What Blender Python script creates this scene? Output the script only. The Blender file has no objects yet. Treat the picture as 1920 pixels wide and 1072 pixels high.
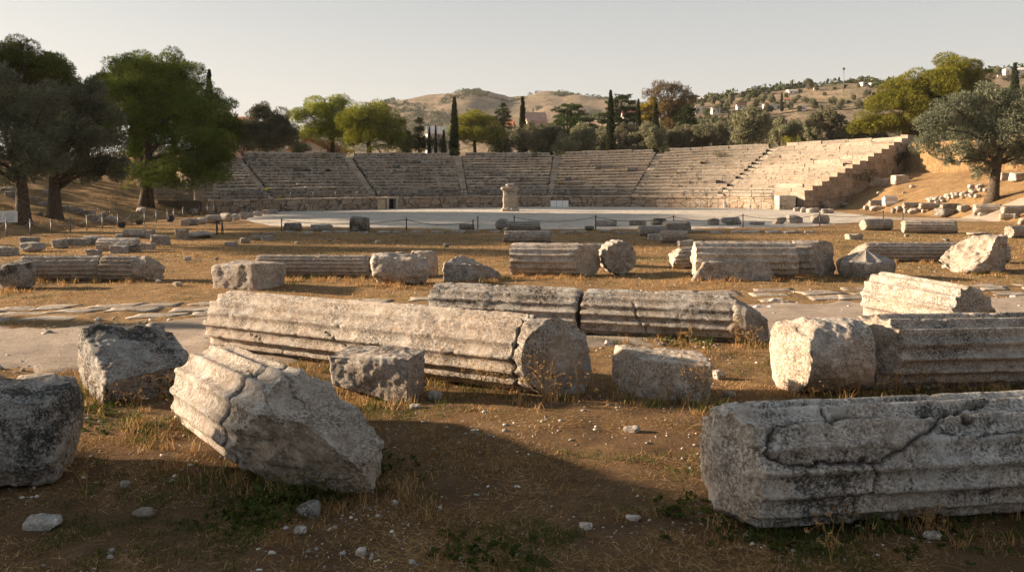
import bpy, math, random
import numpy as np
from mathutils import Vector, Matrix

random.seed(7)
rng = np.random.default_rng(7)
scene = bpy.context.scene
COL = scene.collection

# ------------------------------------------------------------------ camera model
F, HC, YH = 1600.0, 2.4, 338.0          # focal length in photo pixels, eye height, horizon row


def at(px, y_dist):
    return (px - 960.0) / F * y_dist


def G(px, py, z=0.0):
    y = F * (HC - z) / (py - YH)
    return np.array([at(px, y), y])


def zat(py, y_dist):
    return HC + (YH - py) * y_dist / F


# ------------------------------------------------------------------ noise
def _hash(ix, iy, iz, seed):
    n = (ix.astype(np.int64) * 374761393 + iy.astype(np.int64) * 668265263 + iz.astype(np.int64) * 2147483647 + seed * 974634777) & 0xFFFFFFFF
    n = ((n ^ (n >> 13)) * 1274126177) & 0xFFFFFFFF
    n = ((n ^ (n >> 16)) * 2246822519) & 0xFFFFFFFF
    n = n ^ (n >> 15)
    return (n & 0xFFFFFF).astype(np.float64) / 8388607.5 - 1.0


def vn(P, seed=0):
    P = np.asarray(P, float)
    i = np.floor(P)
    f = P - i
    u = f * f * f * (f * (f * 6 - 15) + 10)
    ix, iy, iz = i[:, 0], i[:, 1], i[:, 2]
    r = 0
    for dx in (0, 1):
        wx = u[:, 0] if dx else 1 - u[:, 0]
        for dy in (0, 1):
            wy = u[:, 1] if dy else 1 - u[:, 1]
            for dz in (0, 1):
                wz = u[:, 2] if dz else 1 - u[:, 2]
                r = r + wx * wy * wz * _hash(ix + dx, iy + dy, iz + dz, seed)
    return r


def fbm(P, oc=3, seed=0, gain=0.5):
    P = np.asarray(P, float)
    a, s, t = 1.0, 0, 0
    for k in range(oc):
        s = s + a * vn(P * (2.03 ** k) + k * 17.3, seed + k)
        t += a
        a *= gain
    return s / t * 1.6


def smooth(a, b, x):
    t = np.clip((x - a) / (b - a), 0, 1)
    return t * t * (3 - 2 * t)


def xy0(x, y):
    x = np.asarray(x, float); y = np.asarray(y, float)
    return np.stack([x, y, np.zeros_like(x)], -1)


# ------------------------------------------------------------------ mesh and object helpers
def mesh_np(name, V, faces, mat=None, smooth_shade=True, attrs=None, mats=None, mat_idx=None):
    """faces: list of int arrays, each (n,3) or (n,4)"""
    V = np.asarray(V, np.float32)
    me = bpy.data.meshes.new(name)
    faces = [np.asarray(f, np.int32) for f in faces if len(f)]
    nl = sum(f.size for f in faces)
    npoly = sum(len(f) for f in faces)
    me.vertices.add(len(V)); me.loops.add(nl); me.polygons.add(npoly)
    me.vertices.foreach_set('co', V.ravel())
    me.loops.foreach_set('vertex_index', np.concatenate([f.ravel() for f in faces]))
    st, o = [], 0
    for f in faces:
        k = f.shape[1]
        st.append(np.arange(len(f), dtype=np.int32) * k + o)
        o += f.size
    me.polygons.foreach_set('loop_start', np.concatenate(st))
    me.polygons.foreach_set('use_smooth', np.full(npoly, bool(smooth_shade)))
    if mat_idx is not None:
        me.polygons.foreach_set('material_index', np.asarray(mat_idx, np.int32))
    me.update(calc_edges=True)
    for k, v in (attrs or {}).items():
        v = np.asarray(v, np.float32)
        if v.ndim == 1:
            a = me.attributes.new(k, 'FLOAT', 'POINT'); a.data.foreach_set('value', v)
        else:
            if v.shape[1] == 3:
                v = np.concatenate([v, np.ones((len(v), 1), np.float32)], 1)
            a = me.attributes.new(k, 'FLOAT_COLOR', 'POINT'); a.data.foreach_set('color', v.ravel())
    for m in (mats or ([mat] if mat else [])):
        me.materials.append(m)
    return me


def link(name, data, parent=None, loc=(0, 0, 0), rot=(0, 0, 0), tint=None):
    o = bpy.data.objects.new(name, data)
    COL.objects.link(o)
    o.location = loc; o.rotation_euler = rot
    if parent is not None:
        o.parent = parent
    if tint is not None:
        o.color = tint
    return o


def tag(o, label, cat, group=None):
    o['label'] = label; o['category'] = cat; o['kind'] = 'thing'
    if group:
        o['group'] = group
    return o


def kind(o, k):
    o['kind'] = k
    return o


def empty(name, loc=(0, 0, 0), rot=(0, 0, 0)):
    o = link(name, None, None, loc, rot)
    o.empty_display_size = 0.2
    return o


def copy_tree(o, parent=None):
    c = o.copy(); COL.objects.link(c)
    if parent is not None:
        c.parent = parent
    for ch in list(o.children):
        copy_tree(ch, c)
    return c


class MB:
    """collects tubes, boxes and loose faces of ONE part"""
    def __init__(s):
        s.V, s.Q, s.T, s.n = [], [], [], 0

    def add(s, V, Q=(), T=()):
        V = np.asarray(V, float)
        if len(Q): s.Q.append(np.asarray(Q, int) + s.n)
        if len(T): s.T.append(np.asarray(T, int) + s.n)
        s.V.append(V); s.n += len(V)

    def box(s, c, d, rz=0.0, jit=0.0):
        d = np.asarray(d) / 2
        B = np.array([[x, y, z] for z in (-1, 1) for y in (-1, 1) for x in (-1, 1)], float) * d
        if jit:
            B += rng.normal(0, jit, B.shape)
        ca, sa = math.cos(rz), math.sin(rz)
        B = np.stack([B[:, 0] * ca - B[:, 1] * sa, B[:, 0] * sa + B[:, 1] * ca, B[:, 2]], 1) + np.asarray(c)
        s.add(B, [[0, 2, 3, 1], [4, 5, 7, 6], [0, 1, 5, 4], [2, 6, 7, 3], [0, 4, 6, 2], [1, 3, 7, 5]])

    def tube(s, pts, rad, n=8, caps=True):
        pts = np.asarray(pts, float); m = len(pts)
        rad = np.broadcast_to(np.asarray(rad, float), (m,))
        d = np.gradient(pts, axis=0); d /= np.linalg.norm(d, axis=1)[:, None] + 1e-9
        ref = np.where(np.abs(d[:, 2:3]) > 0.9, np.array([[1., 0, 0]]), np.array([[0, 0, 1.]]))
        a = np.cross(d, ref); a /= np.linalg.norm(a, axis=1)[:, None] + 1e-9
        b = np.cross(d, a)
        th = np.arange(n) / n * 2 * math.pi
        V = pts[:, None] + rad[:, None, None] * (a[:, None] * np.cos(th)[None, :, None] + b[:, None] * np.sin(th)[None, :, None])
        V = V.reshape(-1, 3)
        Q = []
        i = np.arange(m - 1)[:, None] * n; j = np.arange(n)[None]; j2 = (j + 1) % n
        Q = np.stack([i + j, i + j2, i + n + j2, i + n + j], -1).reshape(-1, 4)
        T = []
        if caps:
            V = np.concatenate([V, pts[:1], pts[-1:]])
            k = m * n
            T = [[k, (q + 1) % n, q] for q in range(n)] + [[k + 1, (m - 1) * n + q, (m - 1) * n + (q + 1) % n] for q in range(n)]
        s.add(V, Q, T)

    def mesh(s, name, mat, smooth_shade=True, attrs=None):
        f = []
        if s.Q: f.append(np.concatenate(s.Q))
        if s.T: f.append(np.concatenate(s.T))
        return mesh_np(name, np.concatenate(s.V), f, mat, smooth_shade, attrs)


# ------------------------------------------------------------------ materials
def nmat(name):
    m = bpy.data.materials.new(name); m.use_nodes = True
    t = m.node_tree
    for n in list(t.nodes):
        t.nodes.remove(n)
    return m, t


class NT:
    def __init__(s, t):
        s.t = t

    def n(s, typ, **kw):
        nd = s.t.nodes.new(typ)
        for k, v in kw.items():
            if k.startswith('i_'):
                key = k[2:]
                nd.inputs[int(key) if key.isdigit() else key.replace('_', ' ')].default_value = v
            else:
                setattr(nd, k, v)
        return nd

    def l(s, a, b):
        s.t.links.new(a, b)

    def math(s, op, a, b=None, c=None, clamp=False):
        nd = s.n('ShaderNodeMath', operation=op, use_clamp=clamp)
        for i, x in enumerate((a, b, c)):
            if x is None: continue
            if isinstance(x, (int, float)): nd.inputs[i].default_value = x
            else: s.l(x, nd.inputs[i])
        return nd.outputs[0]

    def noise(s, vec, scale, detail=3, rough=0.55, dist=0.0):
        nd = s.n('ShaderNodeTexNoise', i_Scale=scale, i_Detail=detail, i_Roughness=rough, i_Distortion=dist)
        s.l(vec, nd.inputs['Vector'])
        return nd.outputs[0]

    def ramp(s, fac, a, b, lo=0.0, hi=1.0):
        nd = s.n('ShaderNodeMapRange', interpolation_type='SMOOTHSTEP')
        for i, x in ((0, fac), (1, a), (2, b), (3, lo), (4, hi)):
            if isinstance(x, (int, float)): nd.inputs[i].default_value = x
            else: s.l(x, nd.inputs[i])
        return nd.outputs[0]

    def mix(s, fac, a, b, mode='MIX'):
        nd = s.n('ShaderNodeMix', data_type='RGBA', blend_type=mode)
        for i, x in ((0, fac), (6, a), (7, b)):
            if isinstance(x, (int, float)): nd.inputs[i].default_value = x
            elif isinstance(x, tuple): nd.inputs[i].default_value = (*x, 1) if len(x) == 3 else x
            else: s.l(x, nd.inputs[i])
        return nd.outputs[2]

    def attr(s, name):
        return s.n('ShaderNodeAttribute', attribute_name=name)

    def out(s, bsdf):
        o = s.n('ShaderNodeOutputMaterial')
        s.l(bsdf, o.inputs['Surface'])

    def principled(s, col, rough=0.9, normal=None, spec=0.2):
        p = s.n('ShaderNodeBsdfPrincipled')
        if isinstance(col, tuple): p.inputs['Base Color'].default_value = (*col, 1)
        else: s.l(col, p.inputs['Base Color'])
        if isinstance(rough, (int, float)): p.inputs['Roughness'].default_value = rough
        else: s.l(rough, p.inputs['Roughness'])
        p.inputs['Specular IOR Level'].default_value = spec
        if normal is not None: s.l(normal, p.inputs['Normal'])
        return p

    def bump(s, h, dist, strength=1.0, normal=None):
        b = s.n('ShaderNodeBump', i_Strength=strength, i_Distance=dist)
        s.l(h, b.inputs['Height'])
        if normal is not None: s.l(normal, b.inputs['Normal'])
        return b.outputs[0]


def objvec(k, per_object=True):
    tc = k.n('ShaderNodeTexCoord')
    v = tc.outputs['Object']
    if per_object:
        oi = k.n('ShaderNodeObjectInfo')
        sc = k.n('ShaderNodeVectorMath', operation='ADD')
        mu = k.math('MULTIPLY', oi.outputs['Random'], 57.0)
        k.l(v, sc.inputs[0]); k.l(mu, sc.inputs[1])
        v = sc.outputs[0]
        return v, oi
    return v, None


def stone_material(name, near=True):
    """weathered marble; object colour: r = black lichen, g = warmth, b = orange lichen, a = brightness"""
    m, t = nmat(name); k = NT(t)
    v, oi = objvec(k)
    sep = k.n('ShaderNodeSeparateColor'); k.l(oi.outputs['Color'], sep.inputs[0])
    lich, warm, oran, bright = sep.outputs[0], sep.outputs[1], sep.outputs[2], oi.outputs['Alpha']
    br = k.attr('broken').outputs['Fac']; cr = k.attr('crack').outputs['Fac']; rd = k.attr('ridge').outputs['Fac']
    big = k.noise(v, 1.3, 3)
    med = k.noise(v, 7.5, 5, 0.68)
    fine = k.noise(v, 42.0, 5, 0.75)
    grain = k.noise(v, 130.0, 3, 0.75)
    grey = k.mix(k.ramp(med, 0.3, 0.7), (0.29, 0.275, 0.255), (0.51, 0.485, 0.445))
    tan = k.mix(k.ramp(med, 0.3, 0.7), (0.36, 0.28, 0.205), (0.56, 0.465, 0.37))
    wf = k.math('ADD', warm, k.math('MULTIPLY', k.math('SUBTRACT', big, 0.5), 1.6), clamp=True)
    c = k.mix(wf, grey, tan)
    # brown weathering veils and pale crust blooms
    c = k.mix(k.ramp(k.noise(v, 3.4, 5, 0.65), 0.50, 0.70, 0.0, 0.5), c, (0.27, 0.195, 0.145))
    c = k.mix(k.ramp(k.noise(v, 5.3, 5, 0.7), 0.55, 0.65, 0.0, 0.55), c, (0.60, 0.59, 0.56))
    # broken faces: fresher, tan
    fresh = k.mix(k.ramp(med, 0.35, 0.7), (0.32, 0.24, 0.17), (0.53, 0.455, 0.37))
    c = k.mix(k.math('MULTIPLY', br, 0.7), c, fresh)
    # grain of small hollows filled with dirt
    dirt = k.ramp(k.noise(v, 1.9, 4, 0.65), 0.34, 0.58, 0.25, 1.0)
    c = k.mix(k.math('MULTIPLY', dirt, k.ramp(fine, 0.40, 0.57, 0.85, 0.0)), c, (0.085, 0.066, 0.05))
    c = k.mix(k.math('MULTIPLY', dirt, k.ramp(k.noise(v, 17.0, 5, 0.75), 0.36, 0.52, 0.6, 0.0)), c, (0.13, 0.105, 0.082))
    c = k.mix(k.ramp(k.noise(v, 2.6, 5, 0.7), 0.48, 0.62, 0.0, 0.22), c, (0.40, 0.31, 0.25))
    c = k.mix(k.ramp(fine, 0.55, 0.72, 0.0, 0.4), c, (0.70, 0.67, 0.62))
    # black lichen: fine specks gathered in patches
    thr = k.math('SUBTRACT', 0.695, k.math('MULTIPLY', lich, 0.25))
    reg = k.ramp(k.noise(v, 1.7, 4, 0.65), 0.34, 0.66, -0.11, 0.075)
    ln = k.math('ADD', k.math('ADD', k.math('MULTIPLY', k.noise(v, 46.0, 6, 0.82), 0.72), k.math('MULTIPLY', k.noise(v, 11.0, 4, 0.65), 0.28)), reg)
    ln = k.math('SUBTRACT', ln, k.math('MULTIPLY', rd, 0.05))
    lm = k.ramp(ln, thr, k.math('ADD', thr, 0.07), 0.0, 0.93)
    lm = k.math('MULTIPLY', lm, k.math('SUBTRACT', 1.0, k.math('MULTIPLY', br, 0.5)))
    c = k.mix(lm, c, (0.036, 0.035, 0.033))
    # pits
    pit = k.math('MULTIPLY', k.ramp(k.noise(v, 55.0, 3, 0.6), 0.62, 0.68, 0.0, 0.85), k.ramp(k.noise(v, 6.0, 3), 0.42, 0.58))
    c = k.mix(pit, c, (0.04, 0.03, 0.024))
    # orange lichen
    on = k.math('ADD', k.math('MULTIPLY', k.noise(v, 9.0, 2, 0.5), 0.75), k.math('MULTIPLY', k.noise(v, 40.0, 3, 0.6), 0.25))
    ot = k.math('SUBTRACT', 0.80, k.math('MULTIPLY', oran, 0.13))
    c = k.mix(k.ramp(on, ot, k.math('ADD', ot, 0.02), 0.0, 0.9), c, (0.36, 0.13, 0.03))
    # cracks hold dirt
    c = k.mix(k.math('MULTIPLY', cr, 0.95), c, (0.022, 0.018, 0.015))
    hsv = k.n('ShaderNodeHueSaturation'); k.l(c, hsv.inputs['Color']); k.l(bright, hsv.inputs['Value'])
    h = k.math('ADD', k.math('MULTIPLY', med, 0.6), k.math('ADD', k.math('MULTIPLY', fine, 0.55), k.math('MULTIPLY', grain, 0.2)))
    h = k.math('SUBTRACT', h, k.math('MULTIPLY', pit, 0.3))
    nrm = k.bump(h, 0.026 if near else 0.06, 0.8)
    k.out(k.principled(hsv.outputs[0], 0.92, nrm, 0.12).outputs[0])
    return m


def simple_mat(name, a, b, scale=8.0, rough=0.85, bump=0.01, spec=0.2, metal=0.0):
    m, t = nmat(name); k = NT(t)
    v, oi = objvec(k)
    n1 = k.noise(v, scale, 4, 0.65)
    c = k.mix(k.ramp(n1, 0.3, 0.7), a, b)
    p = k.principled(c, rough, k.bump(n1, bump) if bump else None, spec)
    p.inputs['Metallic'].default_value = metal
    k.out(p.outputs[0])
    return m


def leaf_material(name, dark, light, trans=0.35, hue=0.0):
    m, t = nmat(name); k = NT(t)
    geo = k.n('ShaderNodeNewGeometry')
    v, oi = objvec(k)
    f = k.math('ADD', k.math('MULTIPLY', geo.outputs['Random Per Island'], 0.55), k.math('MULTIPLY', k.ramp(k.noise(v, 0.9, 3), 0.3, 0.7), 0.45))
    c = k.mix(f, dark, light)
    hs = k.n('ShaderNodeHueSaturation'); k.l(c, hs.inputs['Color'])
    k.l(k.ramp(oi.outputs['Random'], 0.0, 1.0, 0.8, 1.2), hs.inputs['Value'])
    k.l(k.ramp(oi.outputs['Random'], 0.0, 1.0, 0.485, 0.512), hs.inputs['Hue'])
    c = hs.outputs[0]
    d = k.n('ShaderNodeBsdfDiffuse'); k.l(c, d.inputs[0])
    tr = k.n('ShaderNodeBsdfTranslucent'); k.l(c, tr.inputs[0])
    mx = k.n('ShaderNodeMixShader'); mx.inputs[0].default_value = trans
    k.l(d.outputs[0], mx.inputs[1]); k.l(tr.outputs[0], mx.inputs[2])
    k.out(mx.outputs[0])
    return m


def col_material(name, rough=0.95, trans=0.0):
    """colour straight from the Col attribute (each blade or pebble has its own)"""
    m, t = nmat(name); k = NT(t)
    c = k.attr('Col').outputs['Color']
    if trans:
        d = k.n('ShaderNodeBsdfDiffuse'); k.l(c, d.inputs[0])
        tr = k.n('ShaderNodeBsdfTranslucent'); k.l(c, tr.inputs[0])
        mx = k.n('ShaderNodeMixShader'); mx.inputs[0].default_value = trans
        k.l(d.outputs[0], mx.inputs[1]); k.l(tr.outputs[0], mx.inputs[2])
        k.out(mx.outputs[0])
    else:
        k.out(k.principled(c, rough, None, 0.1).outputs[0])
    return m


STONE = stone_material('weathered_marble')
STONE_FAR = stone_material('weathered_marble_far', False)
PINE_DARK = leaf_material('shaded_pine_needles', (0.026, 0.044, 0.012), (0.17, 0.195, 0.036), 0.2)  # darker copy of the pine green, shade painted in, for the left pines
PINE = leaf_material('sunlit_pine_needles', (0.05, 0.066, 0.013), (0.36, 0.35, 0.05), 0.32)  # brighter yellow copy of the pine green, sunlight painted in
OLIVE_PALE = leaf_material('pale_olive_leaves', (0.07, 0.078, 0.047), (0.30, 0.28, 0.17), 0.28)  # olive colour lifted to look sunlit behind the seats
OLIVE = leaf_material('olive_leaves', (0.055, 0.07, 0.048), (0.22, 0.225, 0.15), 0.25)
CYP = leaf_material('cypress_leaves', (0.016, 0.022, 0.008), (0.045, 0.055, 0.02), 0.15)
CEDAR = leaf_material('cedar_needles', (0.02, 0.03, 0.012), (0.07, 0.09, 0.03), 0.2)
BROWNLEAF = leaf_material('dry_brown_leaves', (0.07, 0.045, 0.02), (0.20, 0.13, 0.06), 0.25)
YELLOWLEAF = leaf_material('yellow_leaves', (0.20, 0.13, 0.02), (0.36, 0.25, 0.04), 0.3)
SCRUB = leaf_material('scrub_leaves', (0.03, 0.037, 0.016), (0.085, 0.09, 0.04), 0.2)
BARK = simple_mat('bark', (0.035, 0.026, 0.018), (0.12, 0.09, 0.065), 9.0, 0.95, 0.06)
METAL = simple_mat('grey_metal', (0.10, 0.10, 0.10), (0.2, 0.2, 0.19), 20.0, 0.55, 0, 0.4, 0.4)
DARKMETAL = simple_mat('dark_metal', (0.02, 0.02, 0.02), (0.05, 0.05, 0.045), 20.0, 0.5, 0, 0.4, 0.3)
ROPE = simple_mat('grey_rope', (0.16, 0.15, 0.135), (0.3, 0.29, 0.26), 40.0, 0.9, 0)
WHITE = simple_mat('white_panel', (0.72, 0.71, 0.68), (0.82, 0.81, 0.78), 3.0, 0.6, 0)
BLACK = simple_mat('black_paint', (0.012, 0.012, 0.013), (0.03, 0.03, 0.03), 6.0, 0.6, 0)
INK = simple_mat('faded_ink', (0.25, 0.25, 0.25), (0.38, 0.37, 0.36), 9.0, 0.8, 0)
TILE = simple_mat('terracotta_tiles', (0.30, 0.11, 0.06), (0.48, 0.22, 0.13), 3.0, 0.9, 0.05)
PLASTER = simple_mat('pale_plaster', (0.58, 0.50, 0.42), (0.70, 0.62, 0.53), 0.6, 0.9, 0)
PINKPLASTER = simple_mat('pink_plaster', (0.48, 0.33, 0.26), (0.57, 0.40, 0.32), 0.6, 0.9, 0)
WHITEWALL = simple_mat('whitewash', (0.52, 0.47, 0.41), (0.62, 0.57, 0.51), 0.6, 0.9, 0)
WINDOW = simple_mat('dark_window', (0.03, 0.035, 0.04), (0.06, 0.065, 0.07), 3.0, 0.2, 0, 0.5)
# ------------------------------------------------------------------ theatre plan (inner podium, outer top), left to right
TH_IN = np.array([[-21.4, 60.0], [-18.0, 64.2], [-11.2, 70.6], [-4.1, 75.0], [3.4, 77.2], [10.9, 77.0], [17.7, 74.3], [22.6, 69.8]])
TH_PX = np.array([345, 444, 650, 858, 1045, 1240, 1458, 1690])
TH_YO = np.array([77.0, 81.0, 87.0, 92.0, 95.0, 94.0, 90.0, 82.0])
TH_OUT = np.stack([(TH_PX - 960) / F * TH_YO, TH_YO], 1)
TH_ZT = np.array([5.0, 5.05, 5.2, 5.4, 5.55, 5.85, 6.3, 6.6])
POD = 0.98


def cat(A, s):
    """Catmull-Rom through the rows of A at parameter s (0 .. len-1)"""
    A = np.asarray(A, float); one = A.ndim == 1
    if one: A = A[:, None]
    s = np.clip(np.asarray(s, float), 0, len(A) - 1 - 1e-6)
    i = np.floor(s).astype(int); t = (s - i)[..., None]
    E = np.concatenate([2 * A[:1] - A[1:2], A, 2 * A[-1:] - A[-2:-1]])
    p0, p1, p2, p3 = E[i], E[i + 1], E[i + 2], E[i + 3]
    r = 0.5 * (2 * p1 + (p2 - p0) * t + (2 * p0 - 5 * p1 + 4 * p2 - p3) * t ** 2 + (3 * p1 - p0 - 3 * p2 + p3) * t ** 3)
    return r[..., 0] if one else r


_INX = np.concatenate([[-60, -30.0], TH_IN[:, 0], [37.4, 60]])
_INY = np.concatenate([[75, 68.0], TH_IN[:, 1], [82.0, 92]])
_OUX = np.concatenate([[-70], TH_OUT[:, 0], [70]])
_OUY = np.concatenate([[80], TH_OUT[:, 1], [95]])
_OUZ = np.concatenate([[5.0], TH_ZT - 0.55, [5.2]])


def softcap(h, c):
    return c * (1 - np.exp(-np.maximum(h, 0) / c))


def prof(pts, Yr):
    p = np.array(pts, float)
    return (p[:, 0] - 960) / F * Yr, HC + (YH - p[:, 1]) / F * Yr


HILL_R = prof([(300, 330), (700, 300), (1000, 255), (1150, 226), (1250, 205), (1300, 193), (1380, 182), (1450, 174), (1520, 168), (1600, 164), (1660, 157), (1750, 150), (1860, 140), (1920, 129), (2100, 112), (2600, 110)], 330.0)
HILL_C = prof([(-400, 330), (400, 305), (600, 255), (700, 225), (735, 208), (780, 201), (830, 193), (870, 183), (895, 178), (925, 185), (955, 193), (985, 191), (1020, 187), (1060, 188), (1090, 193), (1130, 200), (1250, 215), (1500, 235), (2200, 260)], 900.0)


def hill_right(X, Y):
    z = np.interp(X, *HILL_R)
    u = smooth(120, 330, Y) * (1 - 0.35 * smooth(330, 600, Y))
    nn = fbm(xy0(X / 38, Y / 38), 4, 31)
    return 4.4 + (z - 4.4) * u + nn * 2.2 * smooth(140, 240, Y) * (1 - 0.6 * smooth(300, 330, Y))


def hill_far(X, Y):
    z = np.interp(X, *HILL_C)
    u = smooth(380, 900, Y) ** 1.2 * (1 - 0.5 * smooth(900, 1500, Y))
    nn = fbm(xy0(X / 120, Y / 120), 5, 41)
    return 2.0 + (z - 2.0) * u + nn * 11.0 * smooth(420, 600, Y) * (1 - 0.72 * smooth(840, 900, Y))


def ground_z(X, Y, fine=True):
    X = np.asarray(X, float); Y = np.asarray(Y, float)
    hl = softcap(0.27 * np.maximum(0, -X - 21.3), 6.5) * smooth(20, 34, Y)
    hr = softcap(0.52 * np.maximum(0, X - 28.2), 5.6) * smooth(36, 52, Y)
    yi = np.interp(X, _INX, _INY); yo = np.interp(X, _OUX, _OUY); zo = np.interp(X, _OUX, _OUZ)
    fr = np.clip((Y - yi - 1.6) / (yo - yi), 0, 1)
    hb = np.where(Y < yo, np.maximum(fr * zo - 0.75 * np.sin(np.pi * fr) - 0.25 * (fr > 0), -0.3 * (fr > 0)), zo)
    far = smooth(yo + 20, yo + 90, Y)
    hb = hb * (1 - far) + far * 4.2
    h = np.maximum(np.maximum(hl, hr), hb)
    if fine:
        n = fbm(xy0(X / 2.7, Y / 2.7), 3, 5) * 0.035 + fbm(xy0(X / 0.5, Y / 0.5), 2, 9) * 0.014
        bank = smooth(0.15, 1.0, np.maximum(hl, hr))
        h = h + n * (1 - smooth(40, 90, Y)) + fbm(xy0(X / 3, Y / 3), 3, 15) * 0.16 * bank
    return h


def _cut(f, X, Y, y0):
    r = np.full(len(Y), -9.0); k = Y > y0
    if k.any(): r[k] = f(X[k], Y[k])
    return r


def surf_z(X, Y, fine=True):
    X = np.atleast_1d(X); Y = np.atleast_1d(Y)
    return np.maximum(np.maximum(ground_z(X, Y, fine), _cut(hill_right, X, Y, 118)), _cut(hill_far, X, Y, 375))


_YS = np.concatenate([np.arange(4.5, 120, 0.03), np.arange(120, 1300, 0.4)])


def hit(px, py):
    """first surface point of the terrain on the ray through a photo pixel"""
    X = (px - 960) / F * _YS
    zr = HC + (YH - py) / F * _YS
    k = np.arange(0, len(_YS), 12)
    d = zr[k] - surf_z(X[k], _YS[k], False)
    c = int(k[np.argmax(d <= 0.12)]) if (d <= 0.12).any() else len(_YS) - 1
    sl = slice(max(0, c - 40), min(len(_YS), c + 120))
    X, zr, ys = X[sl], zr[sl], _YS[sl]
    d = zr - surf_z(X, ys)
    return _first(d, X, ys)


def _first(d, X, _YS):
    i = int(np.argmax(d <= 0)) if (d <= 0).any() else len(_YS) - 1
    return float(X[i]), float(_YS[i]), float(surf_z(X[i], _YS[i])[0])


def gz(x, y):
    return float(surf_z(x, y)[0])


def road_c(X): return 14.1 + 0.19 * X
def path_c(X): return 16.95 + 0.175 * X


# ------------------------------------------------------------------ ground material
def ground_material():
    m, t = nmat('dry_ground'); k = NT(t)
    tc = k.n('ShaderNodeTexCoord'); v = tc.outputs['Object']
    big = k.noise(v, 0.22, 4, 0.6)
    med = k.noise(v, 1.3, 5, 0.65)
    fine = k.noise(v, 11.0, 5, 0.7)
    vf = k.noise(v, 48.0, 4, 0.75)
    st = k.n('ShaderNodeMapping'); st.inputs['Scale'].default_value = (1.0, 2.6, 1.0); k.l(v, st.inputs[0])
    straw = k.noise(st.outputs[0], 26.0, 5, 0.8, 1.2)
    soil = k.mix(fine, (0.08, 0.042, 0.024), (0.175, 0.098, 0.056))
    clod = k.noise(v, 3.6, 5, 0.7)
    dry = k.mix(k.ramp(straw, 0.25, 0.75), (0.20, 0.115, 0.05), (0.70, 0.46, 0.225))
    dry = k.mix(k.ramp(clod, 0.40, 0.60, 0.6, 0.0), dry, (0.19, 0.12, 0.06))
    f = k.ramp(k.math('ADD', k.math('MULTIPLY', med, 0.6), k.math('MULTIPLY', big, 0.5)), 0.42, 0.64)
    # nearer than ten metres the soil is trodden bare, further off dry grass covers it
    sp = k.n('ShaderNodeSeparateXYZ'); k.l(v, sp.inputs[0])
    cover = k.ramp(sp.outputs[1], 7.5, 13.0, 0.38, 1.0)
    c = k.mix(k.math('MULTIPLY', k.math('ADD', k.math('MULTIPLY', f, 0.42), 0.58), cover), soil, dry)
    gm = k.math('MULTIPLY', k.ramp(k.noise(v, 0.9, 4, 0.7), 0.56, 0.66), k.ramp(fine, 0.40, 0.62))
    c = k.mix(k.math('MULTIPLY', gm, 0.6), c, (0.085, 0.09, 0.025))
    # grit
    vo = k.n('ShaderNodeTexVoronoi', i_Scale=34.0); k.l(v, vo.inputs['Vector'])
    grit = k.math('MULTIPLY', k.ramp(vo.outputs['Distance'], 0.16, 0.24, 1.0, 0.0), k.ramp(med, 0.45, 0.62))
    c = k.mix(k.math('MULTIPLY', grit, 0.55), c, (0.42, 0.37, 0.31))
    c = k.mix(k.ramp(vf, 0.35, 0.65, 0.45, 0.0), c, (0.05, 0.032, 0.018))
    h = k.math('ADD', k.math('MULTIPLY', fine, 0.6), k.math('ADD', k.math('MULTIPLY', vf, 0.4), k.math('MULTIPLY', straw, 0.5)))
    k.out(k.principled(c, 0.97, k.bump(h, 0.06, 1.0), 0.08).outputs[0])
    return m


def gravel_material(name, a, b, spot, grain=30.0):
    m, t = nmat(name); k = NT(t)
    tc = k.n('ShaderNodeTexCoord'); v = tc.outputs['Object']
    med = k.noise(v, 0.8, 5, 0.65); fine = k.noise(v, grain * 0.4, 5, 0.7)
    vo = k.n('ShaderNodeTexVoronoi', i_Scale=grain); k.l(v, vo.inputs['Vector'])
    c = k.mix(k.ramp(med, 0.3, 0.7), a, b)
    c = k.mix(k.ramp(fine, 0.40, 0.66, 0.6, 0.0), c, spot)
    c = k.mix(k.ramp(vo.outputs['Distance'], 0.12, 0.22, 0.5, 0.0), c, (0.55, 0.5, 0.45))
    rut = k.noise(v, 5.0, 6, 0.8)
    c = k.mix(k.ramp(rut, 0.36, 0.56, 0.5, 0.0), c, spot)
    h = k.math('ADD', k.math('ADD', fine, k.math('MULTIPLY', rut, 1.2)), k.math('MULTIPLY', vo.outputs['Distance'], -0.6))
    k.out(k.principled(c, 0.95, k.bump(h, 0.05, 1.0), 0.1).outputs[0])
    return m


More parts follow.
